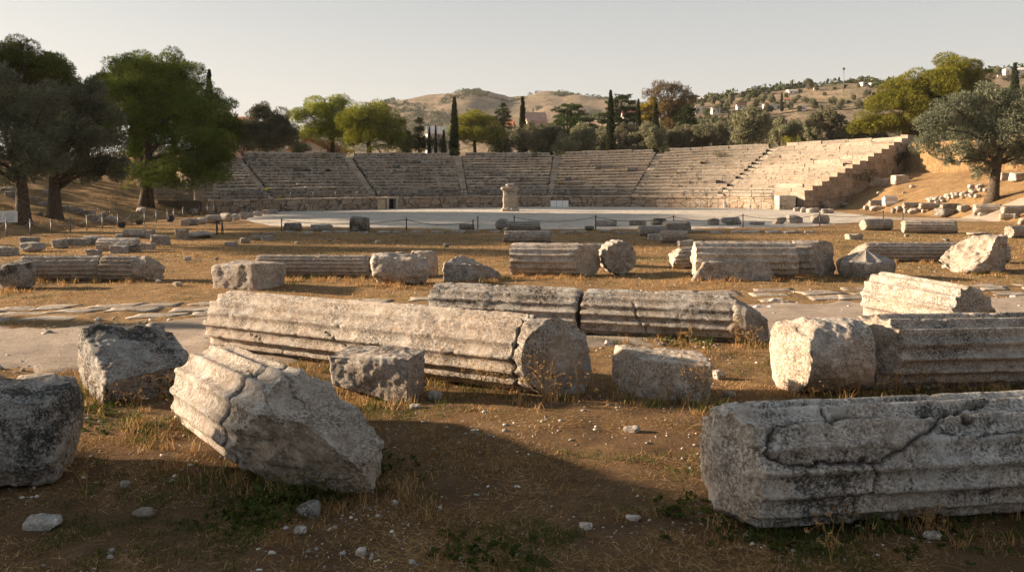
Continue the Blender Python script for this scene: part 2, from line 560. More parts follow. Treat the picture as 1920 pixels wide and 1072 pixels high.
def orchestra_material():
    m, t = nmat('orchestra_paving'); k = NT(t)
    tc = k.n('ShaderNodeTexCoord'); v = tc.outputs['Object']
    st = k.n('ShaderNodeMapping'); st.inputs['Scale'].default_value = (1.0, 1.9, 1.0); k.l(v, st.inputs[0])
    n0 = k.noise(v, 0.16, 4, 0.6); n1 = k.noise(st.outputs[0], 0.7, 6, 0.7); n2 = k.noise(st.outputs[0], 5.0, 5, 0.75)
    c = k.mix(k.ramp(n1, 0.3, 0.7), (0.50, 0.44, 0.37), (0.66, 0.59, 0.51))
    c = k.mix(k.ramp(n0, 0.45, 0.65, 0.0, 0.5), c, (0.43, 0.37, 0.30))
    c = k.mix(k.ramp(n2, 0.36, 0.58, 0.65, 0.0), c, (0.26, 0.22, 0.18))
    vo = k.n('ShaderNodeTexVoronoi', feature='DISTANCE_TO_EDGE', i_Scale=0.75, i_Randomness=0.9); k.l(st.outputs[0], vo.inputs['Vector'])
    j = k.math('MULTIPLY', k.ramp(vo.outputs['Distance'], 0.02, 0.06, 1.0, 0.0), k.ramp(n1, 0.42, 0.6))
    c = k.mix(k.math('MULTIPLY', j, 0.7), c, (0.17, 0.15, 0.09))
    k.out(k.principled(c, 0.95, k.bump(k.math('ADD', n2, n1), 0.05, 1.0), 0.1).outputs[0])
    return m


def hill_material():
    m, t = nmat('dry_hillside'); k = NT(t)
    tc = k.n('ShaderNodeTexCoord'); v = tc.outputs['Object']
    st = k.n('ShaderNodeMapping'); st.inputs['Scale'].default_value = (1.0, 0.6, 3.5); k.l(v, st.inputs[0])
    n1 = k.noise(st.outputs[0], 0.035, 6, 0.68); n2 = k.noise(st.outputs[0], 0.16, 6, 0.7); n3 = k.noise(v, 0.5, 5, 0.7)
    c = k.mix(k.ramp(n2, 0.3, 0.7), (0.17, 0.13, 0.092), (0.30, 0.235, 0.17))
    c = k.mix(k.ramp(n3, 0.42, 0.62, 0.6, 0.0), c, (0.16, 0.105, 0.06))
    c = k.mix(k.ramp(n1, 0.46, 0.60, 0.0, 0.6), c, (0.12, 0.105, 0.06))
    k.out(k.principled(c, 0.95, k.bump(n2, 3.0, 0.6), 0.1).outputs[0])
    return m


GROUND_M = ground_material()
ROAD_M = gravel_material('pale_gravel', (0.50, 0.405, 0.325), (0.66, 0.545, 0.445), (0.30, 0.235, 0.185), 85.0)
ORCH_M = orchestra_material()
HILL_M = hill_material()


def grid_faces(nr, nc, off=0):
    i = np.arange(nr - 1)[:, None] * nc; j = np.arange(nc - 1)[None]
    return np.stack([i + j, i + j + 1, i + nc + j + 1, i + nc + j], -1).reshape(-1, 4) + off


# one ground sheet, fan-shaped, its apex twelve metres behind the camera
def build_ground():
    ang = np.concatenate([np.linspace(-85, -42, 40)[:-1], np.linspace(-42, 42, 620), np.linspace(42, 85, 40)[1:]])
    d = np.concatenate([np.linspace(0.5, 16, 24)[:-1], np.linspace(16, 30, 230)[:-1], np.geomspace(30, 120, 260)[:-1], np.geomspace(120, 3200, 60)])
    A, D = np.meshgrid(np.radians(ang), d)
    X = (D * np.sin(A)).ravel(); Y = (D * np.cos(A) - 12).ravel()
    V = np.stack([X, Y, ground_z(X, Y)], 1)
    me = mesh_np('ground', V, [grid_faces(len(d), len(ang))], GROUND_M)
    kind(link('ground', me), 'structure')


def sheet(name, xs, y0f, y1f, ny, mat, lift, jit=0.12, seed=3):
    xs = np.asarray(xs); fr = np.linspace(0, 1, ny)
    y0 = y0f(xs) + fbm(xy0(xs * 1.7, xs * 0), 4, seed) * jit; y1 = y1f(xs) + fbm(xy0(xs * 1.7, xs * 0 + 9), 4, seed) * jit
    X = np.repeat(xs[None], ny, 0).ravel()
    Y = (y0[None] + (y1 - y0)[None] * fr[:, None]).ravel()
    edge = np.repeat(np.minimum(1, np.minimum(fr, 1 - fr) * 14)[:, None], len(xs), 1).ravel()
    V = np.stack([X, Y, ground_z(X, Y) + lift * edge - 0.012 * (1 - edge)], 1)
    kind(link(name, mesh_np(name, V, [grid_faces(ny, len(xs))], mat)), 'structure')


build_ground()
sheet('gravel_road', np.linspace(-22, 26, 700), lambda x: road_c(x) - 2.25, lambda x: road_c(x) + 1.75, 60, ROAD_M, 0.02, 0.5)
_ox = np.linspace(-19.2, 24, 420)
sheet('orchestra_floor', _ox, lambda x: 41.5 + 0.012 * (x - 2) ** 2 + np.maximum(0, x - 15) * 0.75 + np.maximum(0, -x - 12.5) * 1.6,
      lambda x: np.interp(x, TH_IN[:, 0], TH_IN[:, 1]) + 0.5, 90, ORCH_M, 0.03, 0.35, 8)
sheet('side_path', np.linspace(21, 33, 90), lambda x: 51.5 - (x - 24) * 0.45, lambda x: 56 - (x - 24) * 0.55, 14, ROAD_M, 0.025, 0.35, 12)


def hill(name, f, x0, x1, y0, y1, nx, ny):
    X, Y = np.meshgrid(np.linspace(x0, x1, nx), np.linspace(y0, y1, ny))
    V = np.stack([X.ravel(), Y.ravel(), f(X.ravel(), Y.ravel())], 1)
    kind(link(name, mesh_np(name, V, [grid_faces(ny, nx)], HILL_M)), 'structure')


hill('hill', hill_right, -120, 420, 118, 620, 320, 260)
hill('far_hill', hill_far, -900, 1000, 376, 1500, 380, 220)
# ------------------------------------------------------------------ stone builders
def apply_planes(V, br, planes, seed, rough=0.035):
    for pt, n in planes or ():
        n = np.asarray(n, float); n = n / np.linalg.norm(n)
        d = (V - np.asarray(pt, float)) @ n
        d = d + fbm(V * 2.3, 3, seed + 3) * rough * 1.4
        msk = d > 0
        V[msk] -= n * d[msk][:, None]
        r = fbm(V * 7.0, 4, seed + 7, 0.6) * rough
        V[msk] += n * r[msk][:, None]
        br = np.maximum(br, smooth(0.0, 0.03, d))
    return V, br


def crack_field(u, w, P, cracks, width, seed):
    """distance to polylines given in (along, around) metres, ragged by noise"""
    c = np.zeros(len(u))
    du = fbm(P * 6, 4, seed + 21, 0.65) * 0.045; dw = fbm(P * 6 + 40, 4, seed + 22, 0.65) * 0.045
    q = np.stack([u + du, w + dw], 1)
    for line in cracks:
        wd = width
        if isinstance(line, tuple): line, wd = line
        line = np.asarray(line, float)
        for a, b in zip(line[:-1], line[1:]):
            ab = b - a
            t = np.clip(((q - a) @ ab) / (ab @ ab), 0, 1)
            dd = np.linalg.norm(q - a - t[:, None] * ab, axis=1)
            c = np.maximum(c, np.exp(-(dd / wd) ** 2))
    return c


def column_parts(L, r0, r1, nfl=18, depth=0.045, res=0.03, seed=1, flutes=None, rough=0.005, planes=None,
                 cracks=(), cwidth=0.012, roll=0.0, end_rough=(0.035, 0.035), wear=0.5, fillet=0.2, end_wear=0.035, rres=None, out_off=-0.015, frac=0.024):
    """one lying shaft along +x, base at z=0. returns (shaft, cap0, cap1) as (V, faces, attrs)"""
    nu = max(6, int(L / res)); R = max(r0, r1)
    kf = max(5, int(2 * math.pi * R / ((nfl or 16) * (rres or res)))); nt = kf * (nfl or 16)
    u = np.linspace(0, L, nu + 1); th = np.arange(nt) / nt * 2 * math.pi
    U, TH = np.meshgrid(u, th, indexing='ij'); U = U.ravel(); TH = TH.ravel()
    rad = r0 + (r1 - r0) * U / L
    P = np.stack([U, rad * np.cos(TH), rad * np.sin(TH)], 1) + seed * 11.7
    e_low = fbm(P * 1.3, 3, seed); e_mid = fbm(P * 5.0, 4, seed + 1, 0.6)
    ridge = np.ones_like(U)
    br = np.zeros_like(U)
    if nfl:
        ph = ((TH + roll) * nfl / (2 * math.pi)) % 1.0
        t = np.clip((ph - fillet) / (1 - fillet), 0, 1)
        prof_ = np.clip(1 - (2 * t - 1) ** 2, 0, 1) ** 0.55
        m = np.clip(1.0 - wear * np.clip(e_low * 1.5 - 0.15, 0, 1), 0.5, 1)
        if flutes is not None:
            f0, f1 = flutes
            jit = fbm(P * 3.0, 3, seed + 9) * 0.07
            m = m * smooth(f0 - 0.04, f0 + 0.04, U + jit) * (1 - smooth(f1 - 0.04, f1 + 0.04, U + jit))
            br = np.maximum(br, 0.5 * (1 - np.clip(m * 1.6, 0, 1)))
        ridge = 1 - prof_
        rad = rad - depth * prof_ * m
    rad = rad + e_mid * rough + e_low * rough * 1.2 + fbm(P * 16.0, 3, seed + 4) * rough * 0.45
    chip = np.clip(fbm(P * 7.0, 4, seed + 5, 0.6) - 0.38 + 0.25 * np.clip(e_low, 0, 1), 0, 1) * ridge if nfl else np.zeros_like(U)
    rad = rad - chip * 0.055 * (0.3 + wear)
    br = np.maximum(br, smooth(0.05, 0.3, chip) * 0.8)
    ridge_a = (ridge - 0.3).clip(0, 1) if nfl else np.zeros_like(U)
    if flutes is not None:
        out = np.where((U < flutes[0]) | (U > flutes[1]), 1.0, 0.0)
        rad = rad + out * (e_low * 0.035 + fbm(P * 3.1, 4, seed + 6, 0.6) * 0.03 + out_off)
    ew = np.exp(-U / 0.05) * (0.6 + e_mid) + np.exp(-(L - U) / 0.05) * (0.6 + e_mid)
    rad = rad - np.clip(ew, 0, 2) * end_wear
    cr = np.zeros_like(U)
    if len(cracks):
        cr = crack_field(U, TH * R, P, cracks, cwidth, seed)
        rad = rad - cr * 0.05
    V = np.stack([U, rad * np.cos(TH), rad * np.sin(TH)], 1)
    # ragged ends
    for end, (sgn, x0) in enumerate(((1, 0.0), (-1, L))):
        fall = np.exp(-np.abs(U - x0) / 0.25)
        V[:, 0] += sgn * fall * (fbm(np.stack([np.zeros_like(TH), np.cos(TH) * 1.6, np.sin(TH) * 1.6], 1) + seed + end * 9, 3, seed + 12) * end_rough[end] * 1.2)
    caps = []
    for end in (0, 1):
        ring = V[:nt] if end == 0 else V[-nt:]
        rbr = br[:nt] if end == 0 else br[-nt:]
        c = ring.mean(0)
        nr = max(5, int(R / (res * 1.3)))
        fr = np.linspace(1, 0.0, nr + 1)[:-1]
        W = c + (ring - c)[None] * fr[:, None, None]
        W = W.reshape(-1, 3)
        W = np.concatenate([W, c[None]])
        q = W + seed * 5.1 + end * 31
        inn = np.concatenate([np.repeat(np.clip((1 - fr) * 4, 0, 1), nt), [1.0]])
        W[:, 0] += inn * (fbm(q * np.array([0, 2.2, 2.2]), 3, seed + 15) * 1.1 + fbm(q * np.array([0, 8, 8.]), 4, seed + 16, 0.6) * 0.55) * end_rough[end] * (1 if end else -1)
        i = np.arange(nr - 1)[:, None] * nt; j = np.arange(nt)[None]; j2 = (j + 1) % nt
        Q = np.stack([i + j, i + nt + j, i + nt + j2, i + j2], -1).reshape(-1, 4)
        T = np.stack([(nr - 1) * nt + np.arange(nt), np.full(nt, nr * nt), (nr - 1) * nt + (np.arange(nt) + 1) % nt], 1)
        if end == 1:
            Q = Q[:, ::-1]; T = T[:, ::-1]
        caps.append([W, [Q, T], np.full(len(W), 0.55)])
    V, br = apply_planes(V, br, planes, seed, frac)
    for cp in caps:
        cp[0], cp[2] = apply_planes(cp[0], cp[2], planes, seed, frac)
    i = np.arange(nu)[:, None] * nt; j = np.arange(nt)[None]; j2 = (j + 1) % nt
    Q = np.stack([i + j, i + j2, i + nt + j2, i + nt + j], -1).reshape(-1, 4)
    # stitch the cap borders to the shaft ends exactly
    caps[0][0][:nt] = V[:nt]; caps[1][0][:nt] = V[-nt:]
    lift = np.array([0, 0, r0])
    return [(V + lift, [Q], {'broken': br, 'crack': cr, 'ridge': ridge_a})] + [(c[0] + lift, c[1], {'broken': c[2], 'crack': np.zeros(len(c[0]))}) for c in caps]


def column(label, p0, p1, r0, r1=None, z0=0.0, z1=0.0, name='fallen_column', cat_='column', group=None, tint=(0.4, 0.4, 0.4, 1), parts=True,
           cap_labels=(None, None), mat=None, **kw):
    """p0,p1: ground points (x,y) under the two ends of the axis"""
    r1 = r1 or r0
    p0 = np.asarray(p0, float); p1 = np.asarray(p1, float)
    dz = (z1 + r1) - (z0 + r0)
    dx, dy = p1 - p0
    h = math.hypot(dx, dy); L = math.hypot(h, dz)
    parts_ = column_parts(L, r0, r1, **kw)
    rot = (0, -math.atan2(dz, h), math.atan2(dy, dx))
    mat = mat or STONE
    loc = (p0[0], p0[1], z0)
    if not parts:
        off, Vs, Qs, Ts, br, cr = 0, [], [], [], [], []
        for V, f, a in parts_:
            Vs.append(V); br.append(a['broken']); cr.append(a['crack'])
            for q in f: (Qs if q.shape[1] == 4 else Ts).append(q + off)
            off += len(V)
        me = mesh_np(name, np.concatenate(Vs), [np.concatenate(Qs), np.concatenate(Ts)], mat, True, {'broken': np.concatenate(br), 'crack': np.concatenate(cr)})
        o = link(name, me, None, loc, rot, tint)
        return tag(o, label, cat_, group)
    root = tag(empty(name, loc, rot), label, cat_, group)
    for nm, (V, f, a), cl in zip(('shaft', 'end_face', 'end_face'), parts_, (None,) + tuple(cap_labels)):
        o = link(nm, mesh_np(nm, V, f, mat, True, a), root, tint=tint)
        if cl: o['label'] = cl
    return root


def cube_grid(n):
    """surface of [-1,1]^3 as a welded grid"""
    key, V, Q = {}, [], []
    def vid(p):
        kk = tuple(p)
        if kk not in key:
            key[kk] = len(V); V.append(p)
        return key[kk]
    for ax in range(3):
        a, b = (ax + 1) % 3, (ax + 2) % 3
        for s in (0, n):
            for i in range(n):
                for j in range(n):
                    c = []
                    for (di, dj) in ((0, 0), (1, 0), (1, 1), (0, 1)):
                        p = [0, 0, 0]; p[ax] = s; p[a] = i + di; p[b] = j + dj
                        c.append(vid(p))
                    Q.append(c if s else c[::-1])
    return np.array(V, float) / n * 2 - 1, np.array(Q)


_cg = {}


def cgrid(n):
    if n not in _cg: _cg[n] = cube_grid(n)
    return _cg[n]


def vnormals(V, Q):
    a = np.cross(V[Q[:, 2]] - V[Q[:, 0]], V[Q[:, 3]] - V[Q[:, 1]])
    N = np.zeros_like(V)
    for k in range(4): np.add.at(N, Q[:, k], a)
    return N / (np.linalg.norm(N, axis=1)[:, None] + 1e-12)


def hexblock(label, bottom, top, name='stone_block', cat_='block', group=None, n=30, seed=1, rough=0.02, rnd=0.09, planes=None, tint=(0.4, 0.4, 0.4, 1), big=0.02, broken=0.0, mat=None, grooves=None):
    """block through eight world corners (bottom a,b,c,d counter-clockwise from above; top the same)"""
    C = np.array(list(bottom) + list(top), float)
    base = np.array([C[:, 0].mean(), C[:, 1].mean(), max(C[:, 2].min(), -0.05)])
    P, Q = cgrid(n)
    # rounded edges on the unit cube
    inner = np.clip(P, -1 + rnd, 1 - rnd)
    d = P - inner; l = np.linalg.norm(d, axis=1)[:, None]
    P = inner + d / np.maximum(l, 1e-9) * np.minimum(l, rnd)
    t = (P + 1) / 2
    V = 0
    for idx, (ix, iy) in enumerate(((0, 0), (1, 0), (1, 1), (0, 1))):
        w = (t[:, 0] if ix else 1 - t[:, 0]) * (t[:, 1] if iy else 1 - t[:, 1])
        V = V + (w * (1 - t[:, 2]))[:, None] * C[idx] + (w * t[:, 2])[:, None] * C[idx + 4]
    V = V - base
    N = vnormals(V, Q)
    S = V + seed * 7.7
    disp = fbm(S * 2.0, 3, seed) * big + fbm(S * 7, 4, seed + 1, 0.62) * rough + fbm(S * 22, 2, seed + 2) * rough * 0.35
    if grooves:
        ax, per, dep = grooves
        g = np.abs(np.sin(t[:, ax] * math.pi * per)) ** 0.7
        disp = disp - dep * g * smooth(0.6, 0.95, t[:, 2])
    V = V + N * disp[:, None]
    V, br = apply_planes(V, np.full(len(V), broken), planes and [(np.asarray(p) - base, nn) for p, nn in planes], seed)
    o = link(name, mesh_np(name, V, [Q], mat or STONE, True, {'broken': br, 'crack': np.zeros(len(V))}), None, tuple(base), tint=tint)
    return tag(o, label, cat_, group)


def rock(label, c, dims, rz=0.0, name='rock', cat_='rock', group=None, box=0.45, nplanes=7, n=16, seed=1, rough=0.03, sink=0.05, tint=(0.4, 0.4, 0.4, 1), planes=(), broken=0.0, mat=None, tiltx=0.0, tilty=0.0):
    """c: (x,y) or (x,y,z) of the base centre; dims: length, depth, height"""
    r_ = np.random.default_rng(seed * 13 + 5)
    P, Q = cgrid(n)
    sph = P / np.linalg.norm(P, axis=1)[:, None]
    V = P * box + sph * (1 - box)
    V = V / np.abs(V).max(0)
    br = np.full(len(V), broken)
    for _ in range(nplanes):
        nn = r_.normal(0, 1, 3); nn /= np.linalg.norm(nn)
        h = (V @ nn).max() * r_.uniform(0.68, 0.9)
        d = V @ nn - h; msk = d > 0
        V[msk] -= nn * d[msk][:, None]
        br = np.maximum(br, smooth(0, 0.08, d) * r_.uniform(0, 0.6))
    V = V / np.abs(V).max(0) * (np.asarray(dims) / 2)
    if len(planes):
        V, br = apply_planes(V, br, [(np.asarray(p) * np.asarray(dims) / 2, nn) for p, nn in planes], seed, 0.03 * min(1, max(dims)))
    s = 1.0 / max(dims)
    N = vnormals(V, Q)
    S = V * s * 2 + seed * 3.3
    V = V + N * (fbm(S * 1.6, 3, seed) * rough * 1.2 + fbm(S * 5, 4, seed + 1, 0.6) * rough * 0.8 + fbm(S * 15, 2, seed + 4) * rough * 0.3)[:, None] * max(dims) * 0.9
    for ang, (a, b) in ((tiltx, (1, 2)), (tilty, (0, 2))):
        if ang:
            ca, sa = math.cos(ang), math.sin(ang)
            A, B = V[:, a].copy(), V[:, b].copy()
            V[:, a] = A * ca - B * sa; V[:, b] = A * sa + B * ca
    V[:, 2] -= V[:, 2].min() + sink * dims[2]
    z = c[2] if len(c) > 2 else gz(c[0], c[1])
    o = link(name, mesh_np(name, V, [Q], mat or STONE, True, {'broken': br, 'crack': np.zeros(len(V))}), None, (c[0], c[1], z), (0, 0, rz), tint)
    return tag(o, label, cat_, group)


# ------------------------------------------------------------------ placing from the photograph's layout
_sd = [100]


def nseed():
    _sd[0] += 1
    return _sd[0]


def spot(px0, px1, py_bot, zb=None):
    """ground position, width and metres-per-pixel of a thing seen between px0 and px1 standing at py_bot"""
    pc = (px0 + px1) / 2
    x, y, z = hit(pc, py_bot)
    return x, y, z, (px1 - px0) / F * y, y / F


def put_rock(label, px0, px1, pt, pb, depth=0.75, name='rock', cat_='rock', **kw):
    x, y, z, w, s = spot(px0, px1, pb)
    h = (pb - pt) * s * 1.02
    d = w * depth
    kw.setdefault('seed', nseed()); kw.setdefault('n', 12)
    return rock(label, (x, y + d * 0.45, z), (w, d, h * 1.06), name=name, cat_=cat_, mat=STONE_FAR if y > 30 else STONE, **kw)


def put_block(label, px0, px1, pt, pb, depth=0.7, yaw=0.0, name='stone_block', cat_='block', rough=0.018, jit=0.06, **kw):
    x, y, z, w, s = spot(px0, px1, pb)
    h = (pb - pt) * s
    d = w * depth
    L = max(w - d * abs(math.sin(yaw)), w * 0.5) / max(math.cos(yaw), 0.5)
    r_ = np.random.default_rng(int(px0 * 7 + pb))
    ca, sa = math.cos(yaw), math.sin(yaw)
    cx, cy = x, y + d * 0.45
    base = [(cx + ca * a - sa * b, cy + sa * a + ca * b) for a, b in ((-L / 2, -d / 2), (L / 2, -d / 2), (L / 2, d / 2), (-L / 2, d / 2))]
    j = lambda: r_.uniform(-1, 1, 3) * jit * min(w, 1.0)
    bot = [np.array([bx, by, z - 0.05]) + j() * [1, 1, 0] for bx, by in base]
    top = [np.array([bx, by, z + h * 0.99]) + j() for bx, by in base]
    kw.setdefault('seed', nseed()); kw.setdefault('n', 14)
    return hexblock(label, bot, top, name=name, cat_=cat_, rough=rough, mat=STONE_FAR if y > 30 else STONE, big=min(0.02, 0.03 * w), **kw)


def put_drum(label, px0, px1, pt, pb, yaw=0.0, name='column_drum', cat_='column drum', parts=True, taper=1.0, sink=0.02, **kw):
    """a lying drum; yaw = how far its axis turns away from the picture plane (radians, + is right end farther)"""
    x, y, z, w, s = spot(px0, px1, pb)
    R = (pb - pt) * s / 2 * 1.0
    yc = y + 0.2 * R
    L = max(w - 2 * R * abs(math.sin(yaw)) * 0.8, 0.25 * w) / max(math.cos(yaw), 0.3)
    ca, sa = math.cos(yaw), math.sin(yaw)
    if sa: yc += abs(sa) * L / 2 * 0.7
    p0 = (x - ca * L / 2, yc - sa * L / 2); p1 = (x + ca * L / 2, yc + sa * L / 2)
    kw.setdefault('seed', nseed())
    kw.setdefault('res', max(0.03, y / 853 * 1.1))
    return column(label, p0, p1, R, R * taper, z - sink, z - sink, name=name, cat_=cat_, parts=parts, mat=STONE_FAR if y > 30 else STONE, **kw)
# ------------------------------------------------------------------ foreground stones
D = math.radians
# great column at the lower right: runs out of the picture, its left end broken off
_a = D(8.5)
_p0 = np.array([1.46, 6.0])
column('long fluted column at lower right, deeply cracked, with pitted pale broken end', _p0, _p0 + 4.6 * np.array([math.cos(_a), math.sin(_a)]), 0.425, 0.435, -0.03, -0.03,
       nfl=16, depth=0.048, res=0.013, rres=0.016, seed=3, roll=0.2, rough=0.005, wear=0.5, tint=(0.75, 0.22, 0.75, 1.15), end_rough=(0.03, 0.04),
       planes=[((0.10, -0.2, 0.0), (-0.93, -0.42, 0.02)), ((0.0, -0.1, -0.28), (-0.62, -0.35, -0.7)), ((0.0, 0, 0.36), (-0.6, -0.1, 0.79))],
       cracks=[([(.15, 1.118), (.33, .947), (.5, .925), (.7, .91), (.85, .85), (.95, .865), (1.2, .91), (1.5, .925), (1.8, .96)], 0.016),
               ([(-.05, 1.08), (.05, 1.13), (.25, 1.165), (.35, 1.235), (.65, 1.25), (1.0, 1.255), (1.17, 1.17), (1.37, 1.066), (1.55, .96), (1.77, .84), (1.9, .81), (2.2, .7)], 0.014),
               ([(.97, 1.26), (.98, 1.4), (.87, 1.52), (.75, 1.75), (.7, 1.9)], 0.009),
               ([(.7, .9), (.72, .82), (.95, .72)], 0.009),
               ([(1.4, 1.05), (1.7, 1.12), (2.2, 1.1)], 0.006)])
# tilted broken column at the lower left
_b = D(-54)
_q0 = np.array([-3.02, 8.62])
column('tilted fluted column stump at lower left, split across with ragged rough near end', _q0, _q0 + 3.05 * np.array([math.cos(_b), math.sin(_b)]), 0.445, 0.47, -0.13, -0.05, name='column_stump',
       nfl=14, depth=0.045, res=0.015, seed=8, roll=0.15, wear=0.1,  tint=(0.5, 0.45, 0.8, 1.0), rough=0.006,
       planes=[((2.0, 0.0, 0.43), (0.44, 0.12, 0.90)), ((2.1, -0.33, -0.1), (0.35, -0.75, -0.50)), ((2.9, 0.35, 0.0), (0.8, 0.55, 0.2)), ((0.04, 0, 0), (-1, 0.1, 0.22))],
       cracks=[([(1.68, -0.2), (1.72, 0.4), (1.66, 0.9), (1.74, 1.3), (1.72, 1.6), (1.7, 2.0)], 0.035),
               ([(1.35, 0.95), (1.6, 0.9), (1.9, 0.95), (2.15, 0.75), (2.5, 0.72)], 0.009), ([(1.22, 0.5), (1.5, 0.45), (1.75, 0.52), (2.0, 0.3)], 0.008)])
# great column in the middle
column('long central fluted column with warm lit flank and pitted grey broken end block', (-4.12, 12.3), (0.72, 9.52), 0.43, 0.445, -0.04, -0.02,
       nfl=16, depth=0.058, res=0.016, seed=14, roll=0.05, flutes=(-1, 5.0), wear=0.3, tint=(0.36, 0.6, 1.0, 0.95), rough=0.006, end_rough=(0.03, 0.05),
       planes=[((5.28, -0.25, 0), (0.75, -0.62, 0.05)), ((5.3, -0.1, 0.33), (0.6, -0.2, 0.75))],
       cracks=[([(5.0, 0.2), (5.0, 0.7), (5.03, 1.2), (4.98, 1.7), (5.0, 2.2)], 0.012), ([(0.9, 1.5), (1.3, 1.62), (1.5, 1.8)], 0.007), ([(2.2, 1.3), (2.6, 1.5), (2.7, 1.8)], 0.007)])
# dark column behind it, snapped in two
column('left half of the snapped dark fluted column behind the central column', (-1.26, 14.15), (1.10, 13.42), 0.365, 0.365, -0.02, -0.02, name='column_drum', cat_='column drum',
       nfl=16, depth=0.055, res=0.02, seed=21, roll=0.1, wear=0.45, tint=(0.68, 0.25, 0.95, 0.95) , end_wear=0.02, planes=[((2.42, 0.1, 0.33), (0.7, 0.0, 0.7))], group='halves of the snapped dark column')
column('right half of the snapped dark fluted column, its far end broken to a slope', (1.13, 13.41), (3.78, 12.6), 0.365, 0.37, -0.02, -0.03, name='column_drum', cat_='column drum',
       nfl=16, depth=0.055, res=0.02, seed=22, roll=0.1, wear=0.5, tint=(0.68, 0.25, 0.6, 0.93), flutes=(-1, 2.25), planes=[((2.25, 0, 0.30), (0.52, 0.1, 0.85)), ((2.6, -0.2, 0), (0.8, -0.6, 0.1))],
       cracks=[([(0.8, 0.9), (0.95, 1.3), (1.15, 1.6)], 0.008)], group='halves of the snapped dark column')
# right: rough drum with lit face, fluted shaft after it
column('rough unfluted drum with bright lit end face, left of long fluted shaft', (3.12, 9.84), (4.02, 9.9), 0.425, 0.42, -0.04, -0.02, name='column_drum', cat_='column drum',
       nfl=0, res=0.02, seed=27, rough=0.03, tint=(0.30, 0.50, 0.3, 1.05), planes=[((0.1, -0.2, 0), (-0.95, -0.30, 0.05)), ((0.1, 0, 0.34), (-0.4, -0.3, 0.8))], end_wear=0.02)
column('fluted shaft running out at the right, behind the deeply cracked column', (4.1, 9.95), (7.6, 10.3), 0.435, 0.435, -0.03, -0.03,
       nfl=16, depth=0.065, res=0.018, seed=28, roll=0.0, wear=0.45, tint=(0.62, 0.3, 0.5, 1.0), planes=[((0.08, -0.1, 0), (-0.9, -0.4, 0.15))], end_wear=0.02)
column('short fluted drum lying slanted at right edge of gravel road, dark broken end', (6.12, 14.3), (6.98, 12.55), 0.46, 0.42, -0.03, -0.04, name='column_drum', cat_='column drum',
       nfl=14, depth=0.06, res=0.022, seed=33, roll=0.3, wear=0.3, tint=(0.4, 0.5, 0.5, 1.0), planes=[((1.75, 0, 0.1), (0.93, -0.1, 0.3)), ((1.9, 0.3, 0.1), (0.8, 0.6, 0.1))], end_rough=(0.03, 0.06))

# blocks of the foreground
hexblock('tilted grey block with black lichen specks and saddle-shaped top edge', [(-4.42, 9.18, -.05), (-3.60, 9.95, -.05), (-4.0, 10.75, -.05), (-5.18, 10.2, -.05)],
         [(-4.32, 9.12, .25), (-3.70, 9.78, .31), (-4.08, 10.28, .61), (-5.0, 9.86, .72)], n=56, seed=41, tint=(0.80, 0.05, 0.25, 0.78), rough=0.018, rnd=0.07, big=0.05)
hexblock('pitted grey block with undercut base lying before the central column', [(-1.98, 9.4, .16), (-1.13, 9.12, -.05), (-.98, 9.6, -.05), (-1.85, 9.95, -.05)],
         [(-2.04, 9.42, .46), (-1.10, 9.14, .49), (-.97, 9.62, .50), (-1.9, 9.95, .48)], n=44, seed=42, tint=(0.62, 0.30, 0.9, 0.9), rough=0.017, rnd=0.05, broken=0.0)
hexblock('squarish block with flat pinkish top and sunlit corner, between central column and rough drum', [(1.42, 9.42, -.05), (2.14, 9.24, -.05), (2.24, 9.95, -.05), (1.16, 10.2, -.05)],
         [(1.46, 9.45, .41), (2.19, 9.30, .38), (2.20, 10.0, .42), (1.22, 10.16, .45)], n=44, seed=43, tint=(0.30, 0.66, 0.2, 1.05), rough=0.012, rnd=0.045, big=0.012)
rock('dark rounded boulder cut by the left edge of the picture', (-4.30, 6.95), (1.40, 1.0, 0.76), 0.25, name='boulder', cat_='boulder', n=44, box=0.6, nplanes=5, seed=52, rough=0.022, tint=(0.78, 0.1, 0.1, 0.8))
rock('small stone peeping over the saddle of the tilted grey block', (-4.62, 10.9), (0.34, 0.28, 0.62), 0.4, n=14, seed=53, box=0.5, tint=(0.5, 0.3, 0.2, 0.9))
